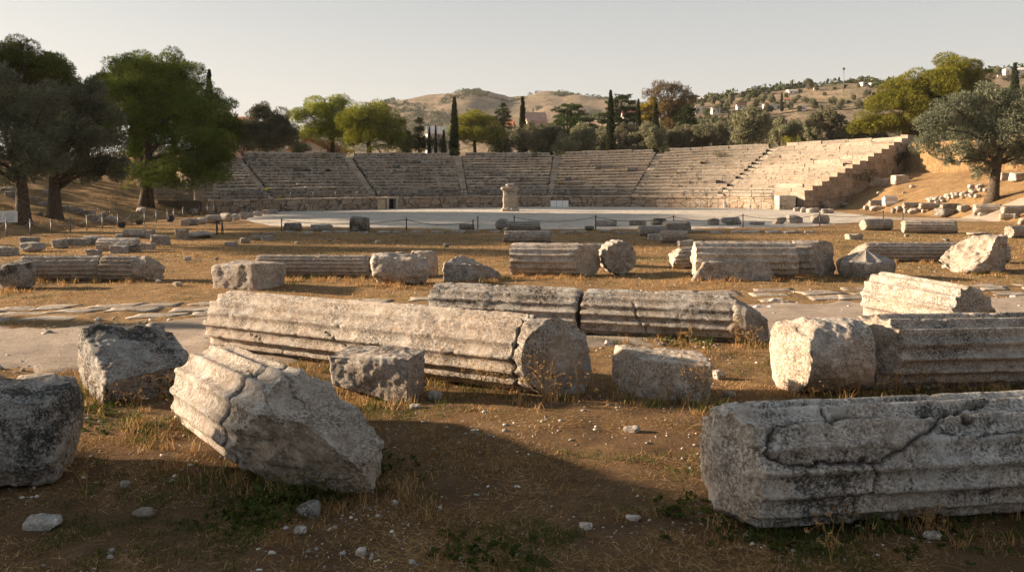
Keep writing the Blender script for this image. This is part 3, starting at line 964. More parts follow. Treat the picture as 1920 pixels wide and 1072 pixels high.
for lab, px, py, w, d, h, kw in [
    ('flat grey stone lying on bare soil in lower left corner', 82, 985, .24, .14, .075, dict(tint=(.3, .1, 0, 1.1), box=.8)),
    ('dark round stone in the weeds below the tilted stump', 578, 968, .17, .15, .12, dict(tint=(.8, .2, 0, .6))),
    ('pinkish stone beside the dark boulder', 235, 912, .08, .07, .06, dict(tint=(0, 1, .6, .8))),
    ('brown half-buried slab of stone near lower left', 272, 962, .17, .12, .05, dict(tint=(.2, .9, 0, .55))),
    ('grey stone with an orange spot in front of the undercut block', 815, 750, .16, .12, .1, dict(tint=(.4, .1, .9, 1.1))),
    ('pale pointed stone right of the pinkish-topped block', 1348, 706, .17, .15, .12, dict(tint=(0, .4, 0, 1.25), nplanes=10)),
    ('pale flat stone in the lit patch left of the cracked column', 1185, 808, .16, .10, .07, dict(tint=(.2, .4, 0, .9))),
    ('white stone on soil below the tilted stump', 563, 1000, .085, .07, .06, dict(tint=(0, .1, 0, 1.4))),
    ('white stone at lower centre in the dry grass', 1098, 995, .09, .07, .05, dict(tint=(0, .3, 0, 1.35))),
    ('flat white stone left of the cracked column', 1188, 975, .11, .07, .035, dict(tint=(0, .3, 0, 1.3))),
    ('white stone near the tilted stump tip', 740, 945, .06, .05, .04, dict(tint=(0, .1, 0, 1.4))),
    ('white pitted stone at bottom left of centre', 676, 1033, .07, .06, .055, dict(tint=(.1, .1, 0, 1.3))),
    ('dull stone lying under the rough unfluted drum', 1368, 737, .14, .1, .07, dict(tint=(.2, .8, 0, .8))),
    ('whitish stone under the right end of the cracked column', 1748, 1012, .13, .08, .05, dict(tint=(.1, .4, 0, 1.1))),
    ('small white stone right of the undercut block', 779, 766, .12, .08, .05, dict(tint=(.1, .2, 0, 1.3))),
]:
    x, y = G(px, py)
    kw.setdefault('nplanes', 7)
    rock(lab, (x, y), (w, d, h), rng.uniform(-.5, .5), name='loose_stone', cat_='stone', n=10, seed=nseed(), sink=0.15, **kw)

# ------------------------------------------------------------------ the middle row
dr = dict(nfl=16, depth=0.055, wear=0.35)
put_drum('fluted shaft lying at far left of the middle row', 40, 186, 478, 525, 0.03, name='fallen_column', cat_='column', tint=(.35, .65, .2, 1.0), **dr)
put_drum('shaft stub with rough dark end joined to the far left shaft', 188, 298, 478, 527, -0.04, tint=(.55, .6, .1, .9), flutes=(-1, .85), planes=[((1.15, 0, .22), (.6, 0, .7)), ((1.2, -.2, 0), (.7, -.6, 0))], end_rough=(.02, .08), **dr)
put_rock('dark boulder cut by left edge beside the far left shaft', -20, 48, 490, 543, .8, name='boulder', cat_='boulder', tint=(.8, .1, 0, .75), n=20, box=.5)
put_block('low block with flat lit top and grooved right side, left middle', 390, 517, 497, 543, .8, -0.35, tint=(.05, .55, .2, 1.0), n=28, rnd=.1)
put_drum('long fluted shaft of the middle row behind the grooved block', 478, 692, 477, 519, -0.05, name='fallen_column', cat_='column', tint=(.45, .55, .2, 1.0), **dr)
put_drum('fluted shaft end half hidden behind the pale boulder', 694, 765, 473, 517, -0.05, tint=(.4, .55, .2, 1.0), **dr)
put_rock('pale broken boulder with jutting edge, left of middle row centre', 688, 802, 479, 536, .75, name='boulder', cat_='boulder', tint=(.2, .55, .15, 1.08), n=30, box=.45, nplanes=9, seed=61)
put_rock('upright rough fragment behind the pale broken boulder', 768, 818, 467, 521, .8, name='stone_fragment', cat_='fragment', tint=(.3, .55, 0, .95), n=22, box=.75, nplanes=5, seed=62)
x, y, z, w, s = spot(830, 942, 528)
hexblock('wedge-shaped fluted fragment tapering to the right', [(x - w * .5, y, -.05), (x + w * .12, y + .05, -.05), (x + w * .5, y + .5, .02), (x - w * .45, y + .75, -.05)],
         [(x - w * .5, y + .03, .44), (x + w * .16, y + .05, .42), (x + w * .48, y + .45, .16), (x - w * .2, y + .6, .62)], name='stone_fragment', cat_='fragment', n=30, seed=63, tint=(.35, .45, .1, 1.0), rough=.03, rnd=.12, grooves=(1, 4, .03))
put_drum('sunlit fluted drum with ragged dark right end, centre of middle row', 956, 1126, 455, 518, -0.12, tint=(.22, .62, .1, 1.15), flutes=(-1, 1.85), planes=[((2.2, .35, 0), (.80, -.60, .08))], end_rough=(.03, .06), **dr)
put_drum('shaft lying behind the sunlit fluted drum', 1090, 1150, 455, 500, 0.0, tint=(.2, .6, .1, 1.1), **dr)
# drum seen end on
x, y, z, w, s = spot(1131, 1197, 517)
column('round drum turned end-on to the viewer with brown cracked face', (x, y + .05), (x - .10, y + .72), w / 2, w / 2, -.01, -.01, name='column_drum', cat_='column drum', tint=(.5, .35, .1, .8), seed=71, res=.026, nfl=18, depth=.03, end_rough=(.05, .04), wear=.8)
put_drum('pale tapering shaft piece at left end of the sunlit broken column', 1258, 1312, 464, 504, 0.1, taper=1.1, tint=(.15, .65, .1, 1.15), planes=[((.1, 0, .15), (-.7, -.1, .7))], **dr)
put_drum('big sunlit fluted shaft split by a jagged crack right of middle', 1302, 1490, 451, 520, -.03, name='fallen_column', cat_='column', tint=(.18, .65, .1, 1.15), **dr)
put_drum('massive shaft end with black ragged face following the jagged crack', 1489, 1577, 450, 519, -.12, tint=(.3, .5, .1, 1.05), flutes=(-1, .9), end_rough=(.02, .06), planes=[((1.18, .43, 0), (.70, -.71, .06))], **dr)
x, y, z, w, s = spot(1297, 1450, 526)
hexblock('low fluted slab with slanting sunlit left end, before the big sunlit shaft', [(x - w * .52, y, -.05), (x + w * .5, y, -.05), (x + w * .5, y + .8, -.05), (x - w * .3, y + .8, -.05)],
         [(x - w * .36, y + .03, .44), (x + w * .5, y + .06, .46), (x + w * .5, y + .75, .5), (x - w * .2, y + .75, .5)], name='stone_slab', cat_='slab', n=30, seed=65, tint=(.2, .75, .05, .95), rough=.025, rnd=.1)
# capital fragment with radiating flutes on top
def capital_fragment():
    x, y, z, w, s = spot(1587, 1697, 524)
    n, m = 120, 26
    th = np.arange(n) / n * 2 * np.pi
    R = w / 2 * (1 + .06 * np.sign(np.sin(th * 4)) * 0 + .05 * np.sin(th * 3 + 1))
    prof_ = [(0.86, -.05), (.95, .1), (1.0, .28), (.97, .36), (.93, .40)] + [(.93 * (1 - k / 14), .40 + .27 * (k / 14) ** .8) for k in range(1, 14)]
    V = []
    for k, (rr, zz) in enumerate(prof_):
        top = k >= 5
        gro = (np.abs(np.sin(th * 5)) ** .8) * .045 * (1 if top else 0) * min(1, rr * 2)
        P = np.stack([R * rr * np.cos(th), R * rr * np.sin(th) * .8, np.full(n, zz) - gro], 1)
        P += (fbm(P * 5 + 3, 4, 81, .6) * .03)[:, None] * np.array([1, 1, .6]) * (1 if not top else .3)
        V.append(P)
    V = np.concatenate(V + [np.array([[0, 0, .68]])])
    nr = len(prof_)
    i = np.arange(nr - 1)[:, None] * n; j = np.arange(n)[None]; j2 = (j + 1) % n
    Q = np.stack([i + j, i + j2, i + n + j2, i + n + j], -1).reshape(-1, 4)
    T = np.stack([(nr - 1) * n + np.arange(n), (nr - 1) * n + (np.arange(n) + 1) % n, np.full(n, nr * n)], 1)
    br = np.where(V[:, 2] < .38, .6, 0.)
    o = link('capital_fragment', mesh_np('capital_fragment', V, [Q, T], STONE, True, {'broken': br, 'crack': np.zeros(len(V))}), None, (x, y + w * .4, z), tint=(.6, .35, 0, .85))
    tag(o, 'dark capital fragment with flutes radiating over its conical top', 'capital')
capital_fragment()
put_drum('long low fluted shaft behind the capital fragment with slanting sunlit end', 1597, 1890, 453, 491, -.02, name='fallen_column', cat_='column', tint=(.3, .6, .1, 1.05), planes=[((.3, 0, .1), (-.6, -.1, .75))], **dr)
put_rock('cone-shaped boulder rising to a dark cut face near the right edge', 1793, 1917, 451, 514, .7, name='boulder', cat_='boulder', tint=(.25, .6, .05, 1.05), n=32, box=.75, nplanes=2, seed=66, planes=[((0, -.1, .35), (-.62, -.25, .74)), ((.35, -.5, 0), (.62, -.78, 0))])
put_rock('flat pale chip of stone left of the cone-shaped boulder', 1772, 1796, 499, 506, .8, name='loose_stone', cat_='stone', tint=(0, .5, 0, 1.2))
# ------------------------------------------------------------------ smaller stones further off (photo rows)
fl = dict(nfl=14, depth=0.03, wear=0.6)
gr = (.55, .15, 0, .95); pa = (.25, .25, 0, 1.2); dk = (.8, .15, 0, .7); wm = (.2, .7, 0, 1.1)
LEFT = 'stones scattered below the left trees'
for row in [
    ('b', 'square grey block cut by the left edge below the sign', -8, 24, 465, 480, gr),
    ('b', 'grey block balanced highest at far left, on top of a wider stone', 35, 65, 446, 459, gr),
    ('r', 'wide broken grey stone beneath the balanced block', 32, 75, 457, 473, gr),
    ('r', 'rounded grey boulder between the broken stone and the low ashlar', 88, 122, 448, 466, gr),
    ('b', 'low rectangular grey ashlar left of the tapered drum', 124, 162, 448, 459, gr),
    ('d', 'pale drum tapering left, behind the low ashlar', 155, 193, 441, 456, pa),
    ('d', 'thick pale broken shaft lying slanted behind two small blocks', 181, 258, 445, 471, pa),
    ('b', 'small grey cube in front of the slanted shaft', 205, 234, 462, 475, gr),
    ('b', 'small dark cube beside the cube before the slanted shaft', 235, 257, 460, 473, dk),
    ('b', 'brownish block at right end of the slanted shaft', 258, 285, 457, 469, wm),
    ('b', 'little grey block nearest the middle row under the slanted shaft', 161, 185, 468, 480, gr),
    ('b', 'clean grey cube standing right of the slanted shaft', 281, 311, 442, 460, gr),
    ('d', 'grey shaft lying at the path edge behind the clean cube', 230, 272, 429, 445, pa),
    ('b', 'pale cube touching the shaft at the path edge', 272, 287, 432, 446, pa),
    ('r', 'small rounded stone left of the path-edge shaft', 214, 231, 439, 445, pa),
    ('b', 'upright grey block with slanted top beside the flat slab', 328, 350, 431, 450, gr),
    ('r', 'flat pale broken slab right of the upright block', 350, 393, 436, 447, pa),
    ('b', 'thin grey block alone on the dry grass left of centre', 420, 443, 454, 462, gr),
    ('r', 'angular grey stone above the thin block', 448, 467, 447, 456, gr),
    ('r', 'rounded grey stone at left edge of the open grass', 472, 488, 440, 450, gr),
    ('b', 'tilted grey block right of the rounded stone', 490, 509, 442, 452, gr),
    ('r', 'pale round stone in the open behind the far left shaft', 343, 357, 481, 489, pa),
    ('r', 'tiny grey stone right of the pale round stone', 402, 409, 482, 488, gr),
    ('r', 'small stone at the right tip of the far left shaft', 291, 301, 525, 531, pa),
    ('r', 'tan pebble pair stone in the lit grass near the grooved block', 322, 340, 530, 538, wm),
    ('r', 'grey stone on open grass below the altar block', 613, 622, 447, 453, gr),
    ('r', 'white stone on open grass beneath the chain post', 703, 713, 451, 458, pa),
    ('r', 'dark stone on open grass left of centre', 831, 842, 457, 464, dk),
    ('r', 'flat chip on the grass below the dark drum', 551, 561, 453, 458, pa),
    # orchestra edge
    ('d', 'dark barrel-shaped drum at left end of the orchestra edge', 533, 564, 417, 433, dk),
    ('d', 'pale worn drum right of the dark barrel-shaped drum', 583, 622, 420, 434, gr),
    ('b', 'tall dark altar block with moulded top on the orchestra edge', 654, 691, 407, 434, dk),
    ('d', 'low drum beside the paired rope posts', 862, 889, 419, 430, gr),
    ('r', 'grey rock leaning to a point left of the stacked columns', 928, 953, 411, 430, gr),
    ('d', 'upper column of the stacked pair at centre', 950, 1013, 414, 432, gr),
    ('d', 'lower column of the stacked pair, a slab leaning on it', 945, 1035, 431, 455, gr),
    ('b', 'pinkish slab leaning against the lower stacked column', 992, 1021, 434, 456, wm),
    ('r', 'small dark rock at the foot of the centre rope post', 1096, 1115, 424, 432, dk),
    ('d', 'fluted drum on the orchestra edge right of the centre rope post', 1118, 1156, 412, 425, gr),
    ('d', 'shorter ringed drum right of centre on the orchestra edge', 1180, 1211, 412, 424, gr),
    ('r', 'layered dark drum fragment behind the broken column', 1222, 1254, 410, 423, dk),
    ('d', 'broken grey column before the standing slab', 1198, 1246, 423, 442, gr),
    ('b', 'standing rough slab behind the lit drum', 1246, 1298, 417, 437, (.4, .5, 0, .85)),
    ('d', 'short lit drum with dark jagged right end before the standing slab', 1238, 1290, 431, 455, wm),
    ('b', 'small grey block left of the short lit drum', 1216, 1239, 440, 450, pa),
    ('b', 'white slab block in front of the short lit drum', 1273, 1304, 452, 462, (0, .2, 0, 1.4)),
    ('r', 'upright grey stub on orchestra edge right of the standing slab', 1328, 1350, 410, 423, gr),
    ('r', 'bulky brown-grey rock beside the right rope post', 1354, 1392, 409, 423, gr),
    ('d', 'small low drum right of the right rope post', 1407, 1434, 415, 423, gr),
    ('r', 'blue-grey rock left of the leaning boulder', 1452, 1476, 408, 421, gr),
    ('r', 'leaning grey boulder at right end of the orchestra edge', 1477, 1508, 403, 420, gr),
    ('r', 'sunlit pale rock at right end of the orchestra edge', 1525, 1558, 404, 420, wm),
    # right
    ('d', 'sunlit drum with pale round end facing left, on grass right of centre', 1614, 1681, 410, 432, wm, .35),
    ('d', 'pair-like wide fluted slab column on grass at right', 1697, 1793, 412, 438, wm, -.1),
    ('d', 'drum with pale round end cut by the right edge', 1889, 1950, 422, 446, wm, .3),
    ('r', 'sunlit stone at the right edge above the cut drum', 1914, 1940, 410, 422, wm),
    ('b', 'small pale wedge block on grass before the sunlit round drum', 1590, 1618, 439, 450, wm),
    ('r', 'flat rubble slab right of the wide slab column', 1824, 1867, 438, 443, wm),
    ('r', 'dark flat stone above the long low shaft', 1769, 1783, 447, 453, dk),
    ('r', 'small tan stone right of the pale wedge block', 1697, 1706, 439, 444, wm),
    # foot of the right bank
    ('d', 'grey drum lying behind the two flat rocks, left of the info plinth', 1630, 1662, 375, 388, gr),
    ('d', 'first fluted drum right of the info plinth', 1694, 1725, 379, 392, gr),
    ('d', 'second fluted drum right of the info plinth, dark end', 1726, 1767, 380, 393, gr),
    ('d', 'third drum along the bank foot, above the dark slab', 1765, 1802, 381, 393, gr),
    ('r', 'pointed grey stone ending the line of bank-foot drums', 1800, 1822, 385, 398, gr),
    ('b', 'dark slab under the third bank-foot drum', 1763, 1802, 392, 404, dk),
    ('d', 'lit drum with dark end below the right olive trunk', 1831, 1879, 382, 400, wm, -.2),
    ('d', 'lit drum running to the right edge below the olive', 1880, 1935, 385, 401, wm),
    ('d', 'small lit drum before the two below the olive', 1877, 1906, 400, 412, wm, -.2),
    ('r', 'round end stone beside the small lit drum', 1903, 1914, 400, 410, dk),
    ('r', 'rounded rock between the lit drum and the dark slab', 1826, 1837, 395, 405, gr),
    ('r', 'oval pale rock under the lit drum by the olive', 1837, 1853, 397, 405, pa),
    ('r', 'first of two flat rocks left of the plinth', 1621, 1636, 386, 394, pa),
    ('r', 'second flat rock left of the plinth, longer', 1634, 1658, 387, 396, pa),
    ('r', 'small rock right of the plinth foot', 1672, 1682, 391, 400, gr),
    ('r', 'leaning slab-like rock right of the plinth', 1681, 1695, 387, 398, gr),
    ('r', 'rock under the first fluted bank drum', 1696, 1707, 391, 401, gr),
    ('r', 'wide tan rock under the second fluted bank drum', 1705, 1728, 391, 402, wm),
    ('r', 'little round rock under the second bank drum', 1729, 1737, 392, 400, pa),
    ('b', 'round-topped drum-like block left on the right bank foot', 1551, 1582, 370, 387, wm),
    ('r', 'lit boulder at right end of the low dark wall', 1496, 1515, 379, 390, wm),
    ('r', 'second lit boulder by the low dark wall', 1513, 1532, 380, 388, wm),
    ('r', 'tall rock beside the round-topped block', 1544, 1557, 377, 392, wm),
    ('r', 'flat stone right of the round-topped block', 1578, 1592, 381, 387, gr),
    ('r', 'stone in the grey kerb of rocks, leftmost', 1489, 1503, 389, 397, gr),
    ('r', 'stone in the grey kerb of rocks, second', 1502, 1516, 389, 399, gr),
    ('r', 'largest pale stone in the grey kerb of rocks', 1515, 1540, 390, 400, pa),
    ('r', 'stone in the grey kerb of rocks next to the largest', 1541, 1551, 391, 401, gr),
    ('r', 'last oval stone in the grey kerb of rocks', 1551, 1567, 392, 401, pa),
    ('b', 'ashlar pile of six pale blocks on the right bank, left half', 1617, 1655, 334, 350, wm),
    ('b', 'shaded ashlar continuing the pale block pile on the right bank', 1656, 1672, 334, 349, (.4, .5, 0, .9)),
    ('r', 'round stone lying on top of the bank block pile', 1626, 1640, 327, 334, wm),
    ('b', 'single cube standing on the right bank under the pine', 1678, 1706, 328, 345, wm),
    ('r', 'white stone on bank slope below the single cube', 1707, 1717, 347, 353, pa),
    ('r', 'small white stone on bank slope above the round-topped block', 1645, 1653, 360, 364, pa),
    ('r', 'pale stone above the plinth on bank slope', 1692, 1698, 359, 363, pa),
    ('b', 'pale block high on bank right of the olive trunk', 1877, 1902, 324, 337, pa),
    ('b', 'pale block at right edge high on the bank', 1903, 1935, 324, 338, pa),
    # left bank
    ('r', 'pale rounded boulder on left bank by the pine trunk', 253, 271, 389, 399, pa),
    ('r', 'small pale stone uphill of the pine-side boulder', 342, 352, 386, 391, pa),
    ('r', 'pale stone beside the dark olive trunk on left bank', 68, 80, 398, 404, gr),
    ('r', 'broken pale stones on left bank above the chain, larger', 193, 214, 406, 416, pa),
    ('r', 'grey stone on the left bank just behind the chain', 187, 200, 397, 406, gr),
    ('b', 'step stone on left bank right of dark olive trunk, lowest', 160, 182, 403, 414, gr),
    ('b', 'step stone on left bank right of dark olive trunk, second up', 148, 172, 395, 404, gr),
    ('b', 'step stone on left bank right of dark olive trunk, third up', 128, 150, 391, 400, gr),
    ('b', 'step stone on left bank right of dark olive trunk, topmost', 114, 130, 386, 394, gr),
    ('b', 'stone step between the two olive trunks, lower', 66, 92, 378, 386, gr),
    ('b', 'stone step between the two olive trunks, upper', 52, 68, 369, 377, gr),
    ('b', 'stone step at far left behind the first trunk, upper', 0, 22, 352, 360, gr),
    ('b', 'stone step at far left behind the first trunk, lower', 8, 32, 360, 369, gr),
    ('r', 'pale rock above the stone steps on left bank', 78, 95, 356, 367, pa),
]:
    ty, lab, a, b, c, d, tint = row[:7]
    yaw = row[7] if len(row) > 7 else rng.uniform(-.12, .12)
    if ty == 'b': put_block(lab, a, b, c, d, yaw=yaw, tint=tint, n=8, rnd=.12, rough=.03)
    elif ty == 'r': put_rock(lab, a, b, c, d, tint=tint, n=9)
    else: put_drum(lab, a, b, c, d, yaw, parts=False, tint=tint, **fl)

# drums and rocks heaped along the left edge of the orchestra
for i, (a, b, c, d, t, what) in enumerate([
    (336, 356, 409, 424, 'r', 'lowest white rock of the heap along the orchestra left edge'), (353, 371, 409, 423, 'd', 'small drum second in the heap along the orchestra left edge'),
    (369, 386, 407, 421, 'd', 'tilted drum third in the heap along the orchestra left edge'), (386, 413, 402, 419, 'd', 'thick white drum of the heap by the orchestra left edge'),
    (411, 434, 399, 416, 'd', 'long pale drum of the heap by the orchestra left edge'), (433, 448, 401, 414, 'r', 'round boulder in the heap by the orchestra left edge'),
    (446, 462, 399, 412, 'r', 'dark boulder in the heap by the orchestra left edge'), (460, 474, 397, 409, 'd', 'grey drum near the top of the orchestra left heap'),
    (472, 490, 396, 406, 'r', 'pale flat rock near the top of the orchestra left heap'), (488, 506, 394, 403, 'r', 'small rock at upper end of the orchestra left heap'),
    (504, 520, 393, 401, 'r', 'last pale rock at upper end of the orchestra left heap'), (357, 368, 391, 402, 'r', 'white rock standing behind the orchestra left heap')]):
    t_ = pa if i % 3 else (.35, .2, 0, 1.1)
    if t == 'd': put_drum(what, a, b, c, d, rng.uniform(-.5, .3), parts=False, tint=t_, **fl)
    else: put_rock(what, a, b, c, d, tint=t_, n=9)

# rubble trail on the right bank
for i in range(34):
    f = i / 33
    px = 1735 + 118 * f + rng.normal(0, 9); py = 384 - 26 * f + rng.normal(0, 4)
    w = rng.uniform(6, 15)
    put_rock('pale rubble stone in the trail of rubble below the right olive', px - w / 2, px + w / 2, py - w * .55, py, tint=pa if i % 3 else gr, n=6, name='rubble_stone', cat_='stone', group='trail of rubble stones on the right bank')
# pieces of kerb slab along the near edge of the orchestra
for i in range(30):
    px = 505 + i * 35 + rng.normal(0, 4); w = rng.uniform(16, 30); py = 437.5 - .001 * (px - 900) * 2 + rng.uniform(-1.5, 1.5)
    put_block('thin flat kerb slab along the near edge of the orchestra floor', px - w / 2, px + w / 2, py - 3.5, py, .6, name='kerb_slab', cat_='slab', tint=(.3, .2, 0, 1.15), n=6, group='kerb slabs along the orchestra edge')

# ------------------------------------------------------------------ paved path of worn slabs between the road and the middle row
def paved_path():
    V, Q, T, off = [], [], [], 0
    P, q = cgrid(6)
    for xs in np.concatenate([np.arange(-11.5, -4.2, .92), np.arange(-4.0, 4, 1.05), np.arange(4.4, 15, 1.05)]):
        for lane in (-.62, 0.0, .55):
            if rng.uniform() < (.14 if lane else .05): continue
            w, d = rng.uniform(.62, .98), rng.uniform(.38, .55)
            x = xs + rng.normal(0, .1) + lane * .35; y = path_c(x) + lane * 1.12 + rng.normal(0, .05)
            S = np.sign(P) * np.abs(P) ** .8
            a = rng.normal(.17, .1)
            L = S * [w / 2, d / 2, .05]
            L[:, :2] *= 1 + .12 * fbm(S * [1, 1, 0] + xs * 3 + lane, 2, 3)[:, None]
            L[:, 0] += L[:, 1] * rng.normal(.3, .2)
            ca, sa = math.cos(a), math.sin(a)
            X = x + L[:, 0] * ca - L[:, 1] * sa; Y = y + L[:, 0] * sa + L[:, 1] * ca
            Z = ground_z(X, Y) * .5 + gz(x, y) * .5 + L[:, 2] + rng.uniform(-.047, -.034) + fbm(np.stack([X, Y, X * 0], 1) * 5, 2, 8) * .012
            V.append(np.stack([X, Y, Z], 1)); Q.append(q + off); off += len(P)
    V = np.concatenate(V)
    o = link('paved_path', mesh_np('paved_path', V, [np.concatenate(Q)], STONE, True, {'broken': np.full(len(V), .35), 'crack': np.zeros(len(V))}), tint=(.12, .65, 0, .92))
    kind(o, 'structure')
paved_path()
for px, py, w in ((20, 722, .5), (70, 708, .42), (-30, 712, .5)):
    x, y = G(px, py)
    rock('flat cobble set in the ground at the left edge by the road' , (x, y), (w, .35, .08), .1, name='cobble', cat_='cobble', n=9, seed=nseed(), sink=.45, tint=(.2, .5, 0, .95), group='flat cobbles at the left edge by the road')

# ------------------------------------------------------------------ fences, railings, signs
def chain_fence(label, posts, hpost, sag, mat_post, mat_rope, post_r=.028, rope_r=.016, name='chain_fence', gaps=(), part='chain'):
    root = tag(empty(name, (posts[0][0], posts[0][1], posts[0][2])), label, 'fence')
    o = np.array(root.location)
    for i, (x, y, z) in enumerate(posts):
        h = hpost if np.isscalar(hpost) else hpost[i]
        mb = MB(); mb.tube([[x, y, z - .1], [x, y, z + h]], post_r, 8); mb.tube([[x, y, z + h], [x, y, z + h + .03]], post_r * 1.3, 8)
        m = mb.mesh('post', mat_post); m.transform(Matrix.Translation(-Vector(o))); link('post', m, root)
    for i in range(len(posts) - 1):
        if i in gaps: continue
        a, b = np.array(posts[i], float), np.array(posts[i + 1], float)
        ha = hpost if np.isscalar(hpost) else hpost[i]; hb = hpost if np.isscalar(hpost) else hpost[i + 1]
        a[2] += ha - .04; b[2] += hb - .04
        t = np.linspace(0, 1, 13)[:, None]
        P = a + (b - a) * t; P[:, 2] -= (4 * t * (1 - t))[:, 0] * sag
        mb = MB(); mb.tube(P, rope_r, 6); m = mb.mesh(part, mat_rope); m.transform(Matrix.Translation(-Vector(o))); link(part, m, root)
    return root


lp = []
for px, py in ((-32, 444), (12, 443), (57, 441), (96, 439), (132, 436), (163, 432), (192, 429), (221, 426), (247, 422), (271, 420), (293, 417), (314, 415), (326, 412), (343, 408), (360, 407), (374, 404), (389, 401)):
    lp.append(hit(px, py))
chain_fence('row of thin grey posts linked by sagging chain along the left bank', lp, .66, .28, METAL, ROPE)
rp = [hit(px, py) for px, py in ((528, 434), (762, 432), (887, 433), (896, 429), (964, 428), (1117, 431), (1263, 430), (1393, 427), (1537, 424), (1656, 411), (1693, 416))]
chain_fence('row of dark posts with drooping rope along the near edge of the orchestra', rp, [.58, .57, .5, .6, .6, .66, .66, .66, .66, .5, .5], .22, DARKMETAL, DARKMETAL, .03, .014, name='rope_fence', gaps=(2, 3, 9), part='rope')


def box_part(name, root, c, d, mat, rz=0.0, label=None):
    mb = MB(); mb.box(np.array(c) , d, rz)
    o = link(name, mb.mesh(name, mat, False), root)
    if label: o['label'] = label
    return o


# two-panel notice board at the left edge
x, y, z = hit(12, 424)
r = tag(empty('notice_board', (x, y, z), (0, 0, .1)), 'white two-panel notice board with lines of small print at the left edge', 'sign')
sc = y / F
for i, dx in enumerate((-.31, .29)):
    p = box_part('panel', r, (dx - .1, 0, .42), (.56, .03, .52), WHITE)
    for q in range(7):
        box_part('text_line', p, (dx - .1 + rng.uniform(-.03, .0), -.018, .58 - q * .055), (rng.uniform(.28, .44), .004, .016), INK)
    mb = MB(); mb.tube([[dx - .1, .03, -.1], [dx - .1, .03, .6]], .02); link('post', mb.mesh('post', METAL), r)
# info plinth on the right bank
x, y, z = hit(1670, 385)
r = tag(empty('info_plinth', (x, y, z)), 'pale sloping info panel on a stone plinth at the foot of the right bank', 'sign')
box_part('plinth', r, (0, .15, .28), (.95, .6, .6), PLASTER)
pn = box_part('panel', r, (-.02, -.20, .40), (1.0, .05, .62), WHITE); pn.rotation_euler.x = -.25
# white panels leaning on the podium
def white_panels(label, a, b, t, bo, n):
    x, y, z = hit((a + b) / 2, bo); s = y / F
    r = tag(empty('display_panel', (x, y, z)), label, 'panel')
    w = (b - a) * s / n
    for i in range(n):
        p = box_part('panel', r, ((i - (n - 1) / 2) * w, 0, (bo - t) * s * .5), (w * .95, .05, (bo - t) * s), WHITE); p.rotation_euler.x = -.15
    box_part('stand', r, (0, .22, .1), (w * n * .8, .08, .2), DARKMETAL)
white_panels('row of three white panels standing before the podium wall right of the pedestal', 1032, 1066, 376, 388, 3)
white_panels('single white panel standing before the sunlit podium wall at right', 1357, 1382, 377, 390, 1)
# black stand and boxes on the left
x, y, z = hit(411, 440)
r = tag(empty('lectern_stand', (x, y, z)), 'black metal stand with two legs and top shelf beside the orchestra', 'stand')
for sx in (-.12, .12):
    mb = MB(); mb.tube([[sx, 0, -.05], [sx, .02, .58]], .025, 6); mb.tube([[sx, .22, -.05], [sx, .06, .58]], .018, 6)
    link('leg', mb.mesh('leg', BLACK), r)
box_part('shelf', r, (0, .04, .6), (.32, .26, .035), BLACK)
for lab, a, b, t, bo in (('black floodlight box behind the chain on left bank, larger', 222, 232, 416, 427), ('low black floodlight box behind the chain under the pine', 255, 265, 413, 421)):
    x, y, z = hit((a + b) / 2, bo); s = y / F; w = (b - a) * s; h = (bo - t) * s
    r = tag(empty('floodlight', (x, y, z)), lab, 'floodlight')
    box_part('housing', r, (0, .1, h * .55), (w, .2, h * .8), BLACK); box_part('bracket', r, (0, .1, h * .08), (w * .6, .24, h * .16), DARKMETAL); box_part('lens', r, (0, -.004, h * .58), (w * .8, .012, h * .55), WINDOW)
x, y, z = hit(320, 416)
r = tag(empty('litter_bin', (x, y, z)), 'dark blue litter bin behind the chain near the stone heap', 'bin')
mb = MB(); mb.tube([[0, 0, 0], [0, 0, .32]], [.15, .17], 14); link('bin_body', mb.mesh('bin_body', simple_mat('blue_plastic', (.02, .025, .05), (.035, .04, .07), 5, .5, 0)), r)
mb = MB(); mb.tube([[0, 0, .32], [0, 0, .36]], [.185, .15], 14); link('lid', mb.mesh('lid', BLACK), r)
